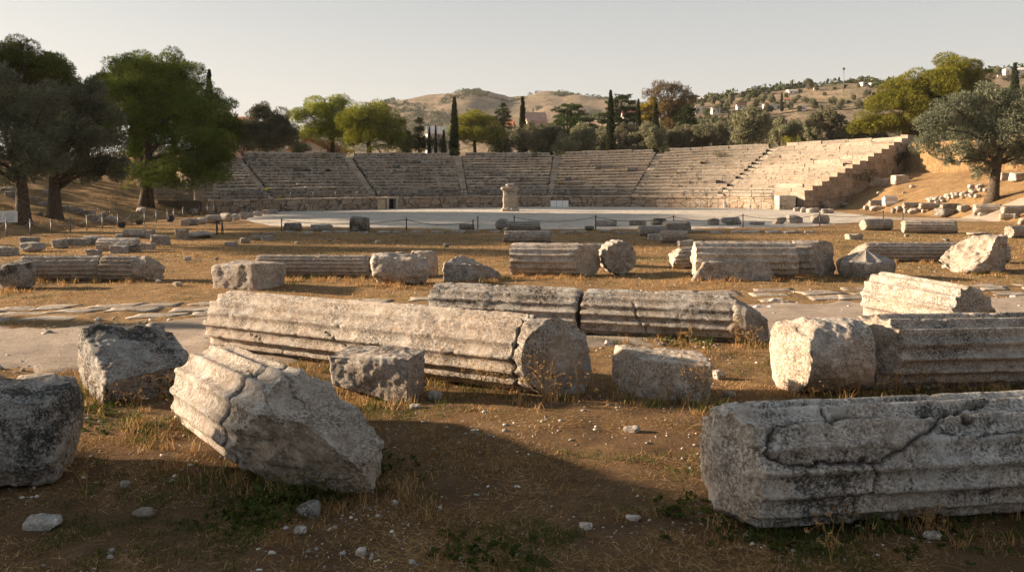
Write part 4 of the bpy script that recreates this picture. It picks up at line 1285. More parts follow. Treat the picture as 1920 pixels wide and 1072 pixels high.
# ------------------------------------------------------------------ the theatre
def theatre_stone(name, base_a, base_b, pattern=None):
    m, t = nmat(name); k = NT(t)
    tc = k.n('ShaderNodeTexCoord'); v = tc.outputs['Object']
    tint = k.attr('tint').outputs['Fac']; stain_shade = k.attr('stain_shade').outputs['Fac']
    n1 = k.noise(v, .5, 5, .65); n2 = k.noise(v, 2.6, 5, .7); n3 = k.noise(v, 9.0, 4, .7)
    c = k.mix(k.ramp(n2, .3, .7), base_a, base_b)
    hs = k.n('ShaderNodeHueSaturation'); k.l(c, hs.inputs['Color']); k.l(tint, hs.inputs['Value']); c = hs.outputs[0]
    if pattern:
        st = k.n('ShaderNodeMapping'); st.inputs['Scale'].default_value = pattern; k.l(v, st.inputs[0])
        vo = k.n('ShaderNodeTexVoronoi', feature='DISTANCE_TO_EDGE', i_Scale=1.0, i_Randomness=.8); k.l(st.outputs[0], vo.inputs['Vector'])
        vc = k.n('ShaderNodeTexVoronoi', i_Scale=1.0, i_Randomness=.8); k.l(st.outputs[0], vc.inputs['Vector'])
        sh = k.n('ShaderNodeSeparateColor'); k.l(vc.outputs['Color'], sh.inputs[0])
        c = k.mix(k.ramp(sh.outputs[0], 0, 1, 0, .45), c, (.30, .19, .12))
        c = k.mix(k.ramp(vo.outputs['Distance'], .015, .05, .85, 0), c, (.06, .045, .035))
    blk = k.ramp(k.math('ADD', n2, k.math('MULTIPLY', stain_shade, .28)), .56, .72, 0, .8)
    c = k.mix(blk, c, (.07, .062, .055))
    c = k.mix(k.ramp(n3, .35, .6, .45, 0), c, (.12, .09, .07))
    c = k.mix(k.ramp(n1, .52, .66, 0, .35), c, (.36, .24, .16))
    cr = k.attr('crack').outputs['Fac']
    c = k.mix(k.math('MULTIPLY', cr, .85), c, (.035, .028, .022))
    h = k.math('ADD', n2, k.math('MULTIPLY', n3, .6))
    k.out(k.principled(c, .95, k.bump(h, .08, .8), .1).outputs[0])
    return m


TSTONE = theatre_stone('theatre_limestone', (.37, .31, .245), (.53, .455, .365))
PSTONE = theatre_stone('podium_limestone', (.40, .32, .24), (.58, .48, .37), (.9, .9, 1.9))
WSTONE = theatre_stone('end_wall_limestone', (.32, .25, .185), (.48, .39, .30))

SS = np.linspace(0, 7, 1401)
_I = cat(TH_IN, SS); _O = cat(TH_OUT, SS); _Z = cat(TH_ZT, SS)
_len = np.concatenate([[0], np.cumsum(np.linalg.norm(np.diff(_I, axis=0), axis=1))])


def tpoint(s, f, dz=0.0):
    """point of the cavea at plan parameter s and depth fraction f, on the seat slope"""
    i, o, zt = cat(TH_IN, s), cat(TH_OUT, s), cat(TH_ZT, s)
    f = np.asarray(f)[..., None] if np.ndim(f) else f
    return i + (o - i) * f


theatre = tag(empty('ancient_theatre', (2.0, 75.0, 0.0)), 'ancient stone theatre with curved rising tiers of worn seats behind the orchestra', 'theatre')
TO = np.array([2.0, 75.0, 0.0])
NR = 14
F0 = 0.075


def strip(name, s0, s1, prof_f, mat, parent, mean_block=1.25, seed=0, zj=.035, rj=.05, gap=.03, seed_tint=.16, miss=.0, at_f=.3):
    """continuous curved course of blocks. prof_f(s) -> list of (f, z, stain) points across"""
    r_ = np.random.default_rng(seed)
    a = np.interp(s0, SS, _len); b = np.interp(s1, SS, _len)
    cuts = [a]
    while cuts[-1] < b - .5:
        cuts.append(cuts[-1] + mean_block * r_.uniform(.5, 1.7))
    cuts[-1] = b
    sec = []
    for i in range(len(cuts) - 1):
        ca, cb = cuts[i], cuts[i + 1]
        dz = r_.normal(0, zj); dr = r_.normal(0, rj); tn = 1 + r_.normal(0, seed_tint)
        if r_.uniform() < miss: dz -= r_.uniform(.1, .28); dr += .3; tn *= .75
        tilt = r_.normal(0, zj * .6)
        m = max(2, int((cb - ca) / .5) + 1)
        for q, l in enumerate(np.linspace(ca + gap * .5, cb - gap * .5, m)):
            e = (q / (m - 1) - .5) * 2
            sec.append((l, dz + tilt * e, dr, tn, 0.0, 1.0))
        if i < len(cuts) - 2:
            sec.append((cb - gap * .3, dz * .5 - .012, dr + .02, tn, 1.0, .4)); sec.append((cb + gap * .3, dz * .5 - .012, dr + .02, tn, 1.0, .4))
    V, A, B, C = [], [], [], []
    for l, dz, dr, tn, crk, _ in sec:
        s = np.interp(l, _len, SS)
        i, o, zt = cat(TH_IN, np.array([s]))[0], cat(TH_OUT, np.array([s]))[0], float(cat(TH_ZT, np.array([s]))[0])
        W = np.linalg.norm(o - i); d = (o - i) / W
        for k, (f, z, st) in enumerate(prof_f(f_z=zt)):
            p = i + d * (f * W + (dr if k > 0 else dr))
            zz = z + (dz if k > 0 else 0)
            V.append([p[0], p[1], zz]); A.append(tn); B.append(st + .28 * float(1 - smooth(3, 17, p[0]))); C.append(crk)  # seats darken towards the left in colour: painted shade on top of stain
    npf = len(prof_f(f_z=5.0)); V = np.array(V)
    V += np.stack([fbm(V * 1.9, 3, seed) * .008, fbm(V * 1.9 + 50, 3, seed) * .008, fbm(V * 1.7 + 99, 3, seed) * .02], 1)
    me = mesh_np(name, V - TO, [grid_faces(len(sec), npf)], mat, False, {'tint': np.array(A), 'stain_shade': np.array(B), 'crack': np.array(C)})
    return link(name, me, parent)


def zrow(f, zt):
    return POD + .05 + (zt - .45 - POD) * max(0, (f - F0)) / (1 - F0)


STAIR_W = .016
stairs = [1, 2, 3, 4, 5, 6]
wedges = [(0.0, 1), (1, 2), (2, 3), (3, 4), (4, 5), (5, 6), (6, 7.0)]
for wi, (a, b) in enumerate(wedges):
    w = link('seating_wedge', None, theatre)
    s0 = a + (.04 if a in stairs else 0); s1 = b - (.04 if b in stairs else 0.001)
    for r in range(NR):
        f0 = F0 + (1 - F0) * r / NR; f1 = F0 + (1 - F0) * (r + 1) / NR
        def pf(f_z, f0=f0, f1=f1):
            za, zb = zrow(f0, f_z), zrow(f1, f_z)
            lip = .005
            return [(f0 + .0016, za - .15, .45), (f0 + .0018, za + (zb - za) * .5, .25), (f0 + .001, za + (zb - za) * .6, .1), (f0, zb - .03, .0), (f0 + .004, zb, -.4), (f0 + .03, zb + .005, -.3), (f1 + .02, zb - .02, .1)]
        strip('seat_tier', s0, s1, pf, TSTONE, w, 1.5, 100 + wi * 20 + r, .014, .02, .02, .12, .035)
    # parapet course above the top tier
    def pp(f_z):
        return [(1.0, f_z - .6, .5), (1.0, f_z - .05, .0), (1.004, f_z, -.4), (1.05, f_z, -.3), (1.052, f_z - .9, .2)]
    s0p = a + (.075 if a in stairs else 0); s1p = b - (.075 if b in stairs else .001)
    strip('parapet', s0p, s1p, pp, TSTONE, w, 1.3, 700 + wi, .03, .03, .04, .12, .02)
for si in stairs:
    mb_s = []
    n = NR * 2
    tn = []
    V, Q, off = [], [], 0
    mb = MB()
    for k in range(n):
        f0 = F0 + (1 - F0) * k / n; f1 = F0 + (1 - F0) * (k + 1) / n
        s = np.array([si - .036, si + .036])
        p0 = tpoint(s, f0); p1 = tpoint(s, f1 + .01)
        zt = float(cat(TH_ZT, np.array([float(si)]))[0])
        za, zb = zrow(f0, zt) - .25, zrow(f1, zt) - .05 + rng.normal(0, .02)
        j = rng.normal(0, .03, (2, 2))
        p0 = p0 + j
        A = [[*p0[0], za], [*p0[1], za], [*p1[1], za], [*p1[0], za], [*p0[0], zb], [*p0[1], zb], [*p1[1], zb], [*p1[0], zb]]
        mb.add(np.array(A) - TO, [[0, 1, 5, 4], [4, 5, 6, 7], [1, 2, 6, 5], [3, 0, 4, 7]])
    nv = mb.n
    me = mb.mesh('stairway', TSTONE, False, {'tint': np.repeat(rng.normal(1.12, .12, nv // 8), 8), 'stain_shade': np.tile([.4, .4, .2, .2, -.5, -.5, -.3, -.3], nv // 8), 'crack': np.zeros(nv)})
    link('stairway', me, theatre)

# podium wall with its small door
def podium(s0, s1, nm='podium_wall', seed=0):
    def pf(f_z):
        return [(0.0, -.1, .1), (0.0, .36, .1), (-.0015, .38, 0), (-.0015, POD - .16, .05), (-.006, POD - .14, -.1), (-.006, POD, -.3), (.0, POD + .02, -.3), (F0 + .015, POD + .03, .2)]
    return strip(nm, s0, s1, pf, PSTONE, theatre, 2.2, 900 + seed, .006, .006, .02, .08)
DOOR_S = float(np.interp(at(735, 72.0), _I[:, 0], SS))
podium(0.0, DOOR_S - .045, seed=1); podium(DOOR_S + .045, 7.0, seed=2)
pd = cat(TH_IN, np.array([DOOR_S - .045, DOOR_S + .045]))
dc = pd.mean(0); dv = pd[1] - pd[0]; dn = np.linalg.norm(dv); da = math.atan2(dv[1], dv[0])
def tbox(name, c, d, mat, parent=theatre, rz=0.0, tint_=1.0, jit=0.0):
    mb = MB(); mb.box(np.array(c) - TO, d, rz, jit)
    o = link(name, mb.mesh(name, mat, False, {'tint': np.full(8, tint_), 'stain_shade': np.zeros(8), 'crack': np.zeros(8)}), parent)
    return o
nrm_ = np.array([-dv[1], dv[0]]) / dn
dr_ = tbox('door', (*(dc + nrm_ * .35), .42), (dn * .95, .06, .86), BLACK, rz=da)
for sg in (-1, 1):
    p = dc + dv * .5 * sg * 1.12
    tbox('door_jamb', (*(p - nrm_ * .03), .43), (.2, .5, .92), TSTONE, rz=da, tint_=1.1)
tbox('door_lintel', (*(dc - nrm_ * .02), .95), (dn + .3, .6, .16), TSTONE, rz=da, tint_=1.05)
p = dc - dv * 1.25
tbox('patch_slab', (*(p - nrm_ * .14), .40), (.72, .1, .78), simple_mat('ochre_stone', (.42, .31, .19), (.52, .41, .27), 3, .9, .02), rz=da)

# stepped end wall on the right (faces the viewer, in shade)
def end_wall():
    i, o = TH_IN[7], TH_OUT[7]; W = np.linalg.norm(o - i); d = (o - i) / W; nn = np.array([d[1], -d[0]])
    r_ = np.random.default_rng(5)
    mb = MB(); tn, stn = [], []
    for r in range(NR + 1):
        f0 = F0 + (1 - F0) * r / NR; f1 = F0 + (1 - F0) * (r + 1) / NR
        zt = zrow(f1, TH_ZT[7]) + .18
        p = i + d * W * (f0 + f1) / 2
        z = zt; 
        while z > -.4:
            h = r_.uniform(.36, .5); nb = 1 if r_.uniform() < .6 else 2
            for q in range(nb):
                c = p + d * W / NR * ((q + .5) / nb - .5) + nn * (.28 + r_.normal(0, .035))
                mb.box((c[0] - TO[0], c[1] - TO[1], z - h / 2), (W / NR / nb * .985, .7, h * .985), math.atan2(d[1], d[0]), .012)
                tt = r_.normal(1.0, .14); tn += [tt] * 8; stn += [.1] * 8
            z -= h
    me = mb.mesh('end_wall', WSTONE, False, {'tint': np.array(tn), 'stain_shade': np.array(stn), 'crack': np.zeros(mb.n)})
    link('end_wall', me, theatre)
end_wall()
# left end wall: squared wall behind the pine
i, o = TH_IN[0], TH_OUT[0]; W = np.linalg.norm(o - i); d = (o - i) / W; nn = np.array([-d[1], d[0]])
mb = MB()
for r in range(NR):
    f = F0 + (1 - F0) * (r + .5) / NR; c = i + d * W * f + nn * .3; zt = zrow(f, 5.0) + .4
    mb.box((c[0] - TO[0], c[1] - TO[1], zt / 2 - .2), (W / NR * .99, .7, zt + .4), math.atan2(d[1], d[0]), .02)
link('end_wall', mb.mesh('end_wall', WSTONE, False, {'tint': np.repeat(rng.normal(1.05, .1, NR), 8), 'stain_shade': np.zeros(mb.n), 'crack': np.zeros(mb.n)}), theatre)

# railing on the podium
def railing():
    root = tag(empty('metal_railing', (0, 75, POD)), 'thin grey metal railing with two rails along the top of the podium wall', 'railing')
    o = np.array([0, 75, POD])
    ls = np.arange(1.0, _len[-1] - .5, 2.0)
    P = []
    for l in ls:
        s = np.interp(l, _len, SS); p = tpoint(np.array([s]), .018)[0]
        P.append([p[0], p[1], POD])
        mb = MB(); mb.tube(np.array([[p[0], p[1], POD - .05], [p[0], p[1], POD + .62]]) - o, .036, 5); link('post', mb.mesh('post', METAL), root)
    P = np.array(P)
    for h in (.33, .6):
        mb = MB(); mb.tube(P + [0, 0, h] - o, .03, 5); link('rail', mb.mesh('rail', METAL), root)
railing()
# lower posts standing in front of the podium on both sides
def low_posts(label, pxs):
    pts = []
    for px in pxs:
        X = None
        s = np.interp(px, 960 + F * _I[:, 0] / _I[:, 1], SS); p = tpoint(np.array([s]), -.05)[0]
        pts.append((p[0], p[1], .02))
    chain_fence(label, pts, .72, .12, METAL, METAL, .026, .012, name='rail_fence', part='rail')
low_posts('low fence of thin posts in front of the left podium wall', [398, 412, 428, 445, 462, 482, 500, 519, 534, 556, 582, 601, 629])
low_posts('low fence of thin posts in front of the sunlit right podium wall', [1264, 1291, 1320, 1338, 1354, 1375, 1392, 1418, 1438, 1461])

# low walls joining the podium on both sides
def wall_block(label, name, c, d, rz, tint_, mat=WSTONE, n_=(6, 3), cat_='wall', cap=False):
    root = tag(empty(name, tuple(c), (0, 0, rz)), label, cat_)
    nx, nz = n_
    mb = MB(); tn = []
    for r in range(nz):
        off = .5 * (r % 2)
        xs = np.concatenate([[0], np.sort(np.clip((np.arange(1, nx) + off - .25 + rng.normal(0, .12, nx - 1)) / nx, .05, .97)), [1]])
        for q in range(len(xs) - 1):
            mb.box(((xs[q] + xs[q + 1] - 1) / 2 * d[0], rng.normal(0, .015), (r + .5) / nz * d[2]), ((xs[q + 1] - xs[q]) * d[0] * .985, d[1], d[2] / nz * .98), 0, .01)
            tn += [tint_ * rng.normal(1, .12)] * 8
    o = link('masonry', mb.mesh('masonry', mat, False, {'tint': np.array(tn), 'stain_shade': np.full(mb.n, .1), 'crack': np.zeros(mb.n)}), root)
    if cap:
        b = MB(); b.box((0, 0, d[2] + .05), (d[0] * 1.02, d[1] * 1.15, .1), 0, .01)
        link('coping', b.mesh('coping', mat, False, {'tint': np.full(8, tint_ * 1.3), 'stain_shade': np.zeros(8), 'crack': np.zeros(8)}), root)
    return root
x, y, z = at(1472, 69.3), 69.3, 0.0
wall_block('pale squared stone pier ending the podium wall at right', 'stone_pier', (x, y, z - .05), (1.35, 1.2, 1.22), 0, 1.25, TSTONE, (2, 3), 'pier')
x0, y0, _ = hit(1481, 390); x1, y1, _ = hit(1560, 380)
wall_block('low dark retaining wall running right from the pale pier', 'retaining_wall', ((x0 + x1) / 2, y0 + .7, -.05), (x1 - x0 + 1.2, .7, 1.02), .06, .62, WSTONE, (7, 2), 'wall', True)
x, y, z = hit(383, 396)
wall_block('narrow stone pier ending the podium wall at left', 'stone_pier', (x, y + .3, z - .05), (.62, .7, 1.0), 0, .95, TSTONE, (1, 4), 'pier')
x, y, z = hit(333, 394)
wall_block('low dark wall left of the narrow pier', 'retaining_wall', (x, y + .6, z - .1), (3.0, .5, .75), .02, .42, WSTONE, (5, 2), 'wall')
x, y, z = hit(336, 376)
wall_block('high pale retaining wall behind the big left pine', 'retaining_wall', (x, y + .8, z - .3), (4.6, .8, 1.6), .05, 1.0, WSTONE, (6, 4), 'wall')

# pedestal in the orchestra
x, y, z = hit(956, 396.5)
r = tag(empty('stone_pedestal', (x, y, z)), 'weathered stone pedestal standing alone at the back of the orchestra', 'pedestal')
s = y / F
def lathe_sq(name, prof_, seed):
    n = 56; th = np.arange(n) / n * 2 * np.pi
    sq = 1 / np.maximum(np.abs(np.cos(th)), np.abs(np.sin(th))) ** .75
    V = []
    for rr, zz in prof_:
        P = np.stack([rr * sq * np.cos(th), rr * sq * np.sin(th) * .9, np.full(n, zz)], 1); V.append(P)
    V = np.concatenate(V + [[[0, 0, prof_[-1][1]]]])
    V = V * [1, 1, 1] + (fbm(V * 4, 4, seed, .6) * .06)[:, None] * np.array([1, 1, .3])
    m = len(prof_)
    i = np.arange(m - 1)[:, None] * n; j = np.arange(n)[None]; j2 = (j + 1) % n
    Q = np.stack([i + j, i + j2, i + n + j2, i + n + j], -1).reshape(-1, 4)
    T = np.stack([(m - 1) * n + np.arange(n), (m - 1) * n + (np.arange(n) + 1) % n, np.full(n, m * n)], 1)
    link(name, mesh_np(name, V, [Q, T], STONE_FAR, True, {'broken': np.zeros(len(V)), 'crack': np.zeros(len(V))}), r, tint=(.25, .65, 0, 1.05))
H_ = 50 * s
lathe_sq('base', [(.68, -.1), (.70, .12), (.66, .2), (.60, .26), (.55, .28)], 3)
lathe_sq('die', [(.54, .25), (.53, .6), (.55, .9), (.52, 1.2), (.53, H_ * .78)], 4)
lathe_sq('cornice', [(.54, H_ * .77), (.62, H_ * .80), (.70, H_ * .84), (.69, H_ * .90), (.5, H_ * .91)], 5)
o = rock('worn stone lying on top of the pedestal', (x + .05, y, z + H_ * .9), (.75, .55, .32), .2, n=10, seed=91, mat=STONE_FAR, tint=(.3, .5, 0, 1.0), name='loose_stone', cat_='stone')
# small tufts growing on the tiers
# ------------------------------------------------------------------ vegetation builders
def leaf_quads(P, N, size, aspect, seed, droop=0.0, spread=0.6):
    """lens-shaped leaf at each point, facing roughly N"""
    r_ = np.random.default_rng(seed)
    n = len(P)
    d = N * (1 - spread) + r_.normal(0, 1, (n, 3)) * spread
    d[:, 2] -= droop
    d /= np.linalg.norm(d, axis=1)[:, None] + 1e-9
    u = np.cross(d, r_.normal(0, 1, (n, 3))); u /= np.linalg.norm(u, axis=1)[:, None] + 1e-9
    s = size * r_.uniform(.55, 1.35, n)[:, None]
    tip = P + d * s; b = P - d * s * .2; mid = P + d * s * .4
    l = mid + u * s * aspect; rr = mid - u * s * aspect
    V = np.stack([b, l, tip, rr], 1).reshape(-1, 3)
    return V, np.arange(n * 4).reshape(-1, 4)


def clump_points(c, r, n, r_, flat=0.7, inner=0.35):
    d = r_.normal(0, 1, (n, 3)); d /= np.linalg.norm(d, axis=1)[:, None]
    q = r_.uniform(inner, 1, n) ** .5
    P = d * q[:, None]
    nz = P.copy()
    P = np.asarray(c) + P * np.array([r, r, r * flat])
    return P, nz


def crown_mesh(name, clumps, mat, leaf, density, aspect=.22, flat=.7, spread=.6, seed=1, up=.25, droop=0., inner=.35):
    r_ = np.random.default_rng(seed)
    Ps, Ns = [], []
    for c, r in clumps:
        n = int(density * r * r * r_.uniform(.75, 1.25)) + 8
        P, N = clump_points(c, r, n, r_, flat, inner)
        N[:, 2] += up
        Ps.append(P); Ns.append(N)
    P = np.concatenate(Ps); N = np.concatenate(Ns); N /= np.linalg.norm(N, axis=1)[:, None] + 1e-9
    V, Q = leaf_quads(P, N, leaf, aspect, seed + 1, droop, spread)
    return mesh_np(name, V, [Q], mat, False)


def fill_lobe(c, R, r_, rmin, rmax, n, squash=.85, under=-.45, shell=.55):
    """clumps gathered near the surface of a lobe"""
    out = []
    for _ in range(n):
        d = r_.normal(0, 1, 3); d /= np.linalg.norm(d)
        if d[2] < under: d[2] = -d[2] * .5
        q = R * r_.uniform(shell, .95)
        out.append((np.asarray(c) + d * q * np.array([1, 1, squash]), r_.uniform(rmin, rmax)))
    return out


def limbs(mb, base, top_z, clumps, r0, r_, n_limbs=14, lean=(0, 0), fork=.35, bark_n=10, branch_r=.32):
    """trunk with wobble, limbs reaching into the clumps"""
    H = top_z
    pts = []
    for t in np.linspace(0, 1, 8):
        pts.append([lean[0] * t + .04 * H * math.sin(3.1 * t + base[0]) * t, lean[1] * t + .03 * H * math.sin(2.3 * t + base[1]) * t, -.3 + (H + .3) * t])
    pts = np.array(pts)
    rad = r0 * (1 - .68 * np.linspace(0, 1, 8)); rad[0] *= 1.45; rad[1] *= 1.08
    mb.tube(pts, rad, bark_n)
    idx = r_.permutation(len(clumps))[:n_limbs]
    for q in idx:
        c = np.asarray(clumps[q][0])
        t = np.clip(fork + (1 - fork) * (c[2] / max(c[2], H) - .25) * r_.uniform(.5, 1), fork * .8, .97)
        a = np.array([np.interp(t, np.linspace(0, 1, 8), pts[:, k]) for k in range(3)])
        if c[2] < a[2]: a[2] = max(a[2] * .8, H * fork * .8)
        L = np.linalg.norm(c - a)
        m1 = a + (c - a) * .35 + np.array([0, 0, .10 * L]) + r_.normal(0, .05 * L, 3)
        m2 = a + (c - a) * .7 + np.array([0, 0, .10 * L]) + r_.normal(0, .05 * L, 3)
        rr = r0 * branch_r * r_.uniform(.7, 1.1)
        mb.tube([a, m1, m2, c], [rr, rr * .72, rr * .48, rr * .2], 6, False)


def tree(name, label, loc, clumps, mat, leaf, density, trunk_h, trunk_r, seed=1, group=None, n_limbs=14, fork=.35, lean=(0, 0), cat_='tree', **kw):
    """clumps in coordinates relative to loc"""
    r_ = np.random.default_rng(seed)
    root = tag(empty(name, loc), label, cat_, group)
    mb = MB(); limbs(mb, loc, trunk_h, clumps, trunk_r, r_, n_limbs, lean, fork)
    link('trunk', mb.mesh('trunk', BARK), root)
    link('crown', crown_mesh('crown', clumps, mat, leaf, density, seed=seed, **kw), root)
    return root


def lobes_to_clumps(lobes, x, y, z, seed, rmin, rmax, per, depth=.5, squash=.85, under=-.45, shell=.55):
    """lobes: (px, py, radius px) read off the photo at distance y -> clumps relative to the tree base"""
    r_ = np.random.default_rng(seed); s = y / F; out = []
    W = max(l[2] for l in lobes) * s
    grow = 1.12 if 88 < y < 110 else 1.0      # the sunlit crowns behind the seats are full and round
    for (px, py, rp) in lobes:
        R = rp * s * grow
        c = np.array([(px - 960) * s - x, r_.uniform(-1, 1) * W * depth, zat(py, y) - z])
        out += fill_lobe(c, R, r_, R * rmin, R * rmax, per, squash, under, shell)
    return out


def photo_tree(name, label, base_px, base_py, lobes, mat, leaf, density, trunk_r, seed, rmin=.3, rmax=.5, per=20, depth=.5, yfix=None, trunk_frac=.75, group=None, squash=.85, under=-.45, shell=.55, **kw):
    if yfix:
        y = yfix; x = at(base_px, y); z = gz(x, y)
    else:
        x, y, z = hit(base_px, base_py)
    cl = lobes_to_clumps(lobes, x, y, z, seed, rmin, rmax, per, depth, squash, under, shell)
    top = max(c[0][2] for c in cl)
    return tree(name, label, (x, y, z), cl, mat, leaf, density, top * trunk_frac, trunk_r, seed, group, **kw)


pine_kw = dict(aspect=.10, flat=.66, spread=.42, up=.35, inner=.6)
olive_kw = dict(aspect=.15, flat=.9, spread=.55, up=.4, inner=.45)
# the big pine left of the theatre
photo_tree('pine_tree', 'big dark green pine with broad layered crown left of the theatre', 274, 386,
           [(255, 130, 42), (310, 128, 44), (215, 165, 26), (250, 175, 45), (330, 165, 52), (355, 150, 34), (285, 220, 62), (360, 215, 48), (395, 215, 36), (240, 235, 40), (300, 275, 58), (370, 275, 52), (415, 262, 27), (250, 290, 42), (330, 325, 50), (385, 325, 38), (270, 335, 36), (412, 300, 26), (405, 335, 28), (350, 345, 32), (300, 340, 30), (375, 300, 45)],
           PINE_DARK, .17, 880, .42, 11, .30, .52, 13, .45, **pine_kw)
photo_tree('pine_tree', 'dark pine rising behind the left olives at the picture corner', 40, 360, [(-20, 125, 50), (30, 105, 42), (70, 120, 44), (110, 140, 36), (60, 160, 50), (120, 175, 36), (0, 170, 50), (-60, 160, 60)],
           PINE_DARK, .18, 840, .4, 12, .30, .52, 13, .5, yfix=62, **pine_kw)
photo_tree('olive_tree', 'grey-green olive cut by the left edge, thick trunk beside the notice board', 42, 419,
           [(20, 190, 62), (-30, 230, 70), (40, 250, 66), (75, 200, 42), (95, 175, 26), (70, 280, 60), (10, 300, 60), (85, 310, 45), (-50, 310, 70), (25, 150, 30), (60, 330, 36), (0, 335, 40)], OLIVE, .15, 900, .36, 13, .24, .42, 18, .6, trunk_frac=.6, fork=.3, **olive_kw)
photo_tree('olive_tree', 'grey-green olive with forked pale trunk between the left olive and the big pine', 102, 409,
           [(140, 190, 45), (170, 185, 38), (190, 225, 42), (120, 230, 50), (165, 265, 56), (205, 270, 32), (120, 300, 52), (175, 315, 46), (215, 305, 24), (185, 170, 20), (95, 260, 50), (190, 325, 30), (150, 330, 34), (110, 325, 34)], OLIVE, .15, 900, .38, 14, .24, .42, 18, .55, trunk_frac=.55, fork=.28, **olive_kw)
# right side
photo_tree('olive_tree', 'large olive with dark leaning trunk on the right bank', 1860, 375,
           [(1800, 205, 40), (1850, 190, 40), (1900, 205, 45), (1760, 235, 40), (1820, 250, 50), (1880, 255, 55), (1940, 240, 50), (1745, 275, 30), (1790, 290, 34), (1850, 300, 40), (1910, 290, 45), (1770, 308, 14), (1840, 325, 20), (1960, 290, 50)],
           OLIVE, .16, 850, .38, 15, .24, .42, 18, .5, trunk_frac=.62, fork=.35, lean=(.5, 0), **olive_kw)
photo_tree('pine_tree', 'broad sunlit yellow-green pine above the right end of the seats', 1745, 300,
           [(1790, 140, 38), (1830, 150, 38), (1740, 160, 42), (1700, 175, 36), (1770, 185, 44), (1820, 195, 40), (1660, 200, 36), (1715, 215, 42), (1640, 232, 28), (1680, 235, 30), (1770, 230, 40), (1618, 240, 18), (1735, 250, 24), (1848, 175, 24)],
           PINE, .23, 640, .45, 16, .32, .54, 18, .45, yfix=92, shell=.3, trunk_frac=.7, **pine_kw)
# pines behind the seats
photo_tree('pine_tree', 'sunlit umbrella pine behind the seats, the left of two crowns that touch', 625, 285, [(600, 210, 34), (635, 205, 28), (570, 222, 22), (620, 235, 34), (585, 250, 24), (640, 255, 30), (655, 225, 24)],
           PINE, .24, 560, .32, 17, .32, .54, 16, .45, yfix=104, shell=.4, **pine_kw)
photo_tree('pine_tree', 'sunlit rounded pine behind the seats, the right of two crowns that touch', 692, 285, [(680, 222, 34), (715, 220, 32), (655, 232, 24), (700, 250, 38), (735, 255, 26), (665, 260, 26), (745, 235, 16), (745, 272, 18)],
           PINE, .24, 560, .34, 18, .32, .54, 16, .45, yfix=100, shell=.4, **pine_kw)
photo_tree('pine_tree', 'round bright pine behind the seats between the tall cypress and the olives', 890, 290, [(880, 232, 26), (905, 232, 26), (868, 252, 24), (895, 258, 30), (920, 255, 22), (935, 268, 14)],
           PINE, .24, 560, .28, 19, .32, .54, 16, .45, yfix=104, shell=.4, **pine_kw)
photo_tree('olive_tree', 'wide olive left of the house with the terracotta gable', 500, 285, [(490, 215, 20), (475, 245, 28), (515, 240, 30), (535, 255, 24), (460, 262, 18), (500, 268, 32)],
           OLIVE_PALE, .2, 800, .3, 20, .36, .56, 26, .5, yfix=90, shell=.25, trunk_frac=.6, **olive_kw)
photo_tree('conifer', 'dark pointed conifer between the rounded pine and the thin cypresses', 785, 285, [(786, 228, 7), (784, 245, 12), (786, 262, 16), (785, 276, 17)], CYP, .26, 500, .22, 22, .3, .5, 14, .3, yfix=106, **pine_kw)
photo_tree('brown_tree', 'tall brown tree with bare spreading twigs rising behind the olives', 1258, 285, [(1245, 170, 24), (1275, 172, 24), (1225, 180, 18), (1290, 190, 18), (1260, 195, 28), (1240, 210, 22), (1275, 215, 22), (1255, 235, 24)],
           BROWNLEAF, .3, 210, .35, 23, .3, .5, 13, .5, yfix=125, n_limbs=40, aspect=.12, flat=.9, spread=.7)
photo_tree('dark_evergreen', 'dark green bushy tree growing against the brown tree', 1285, 290, [(1290, 210, 16), (1278, 225, 16), (1295, 235, 16)], CYP, .26, 400, .25, 24, .35, .55, 12, .5, yfix=122, **olive_kw)
photo_tree('yellow_tree', 'yellow autumn-leaved tree left of the brown tree', 1218, 285, [(1220, 195, 12), (1208, 205, 13), (1225, 212, 14), (1212, 225, 16)], YELLOWLEAF, .26, 400, .2, 25, .35, .55, 12, .5, yfix=126, **olive_kw)


def cedar(label, px, py_top, py_bot, wpx, y, seed):
    x = at(px, y); z = gz(x, y); s = y / F; r_ = np.random.default_rng(seed); cl = []
    H = zat(py_top, y) - z
    zb = zat(py_bot, y) - z
    for lv in np.linspace(zb, H, 7):
        f = (lv - zb) / (H - zb)
        R = wpx * s / 2 * (1 - .55 * f ** 1.5)
        for _ in range(7):
            a = r_.uniform(0, 6.28)
            for q in (.45, .75, 1.0):
                cl.append((np.array([math.cos(a) * R * q, math.sin(a) * R * q, lv + r_.normal(0, .15)]), R * .2))
    return tree('cedar_tree', label, (x, y, z), cl, CEDAR, .3, 420, H * .95, .3, seed, None, 24, .3, aspect=.12, flat=.22, spread=.6, up=.3)
cedar('dark layered cedar behind the tall cypress at right of centre', 1163, 182, 250, 84, 128, 31)
cedar('broad flat cedar with green tiers left of the tall cypress', 1065, 200, 250, 100, 124, 32)
cedar('small dark layered cedar beside the round bright pine', 942, 198, 240, 36, 135, 33)

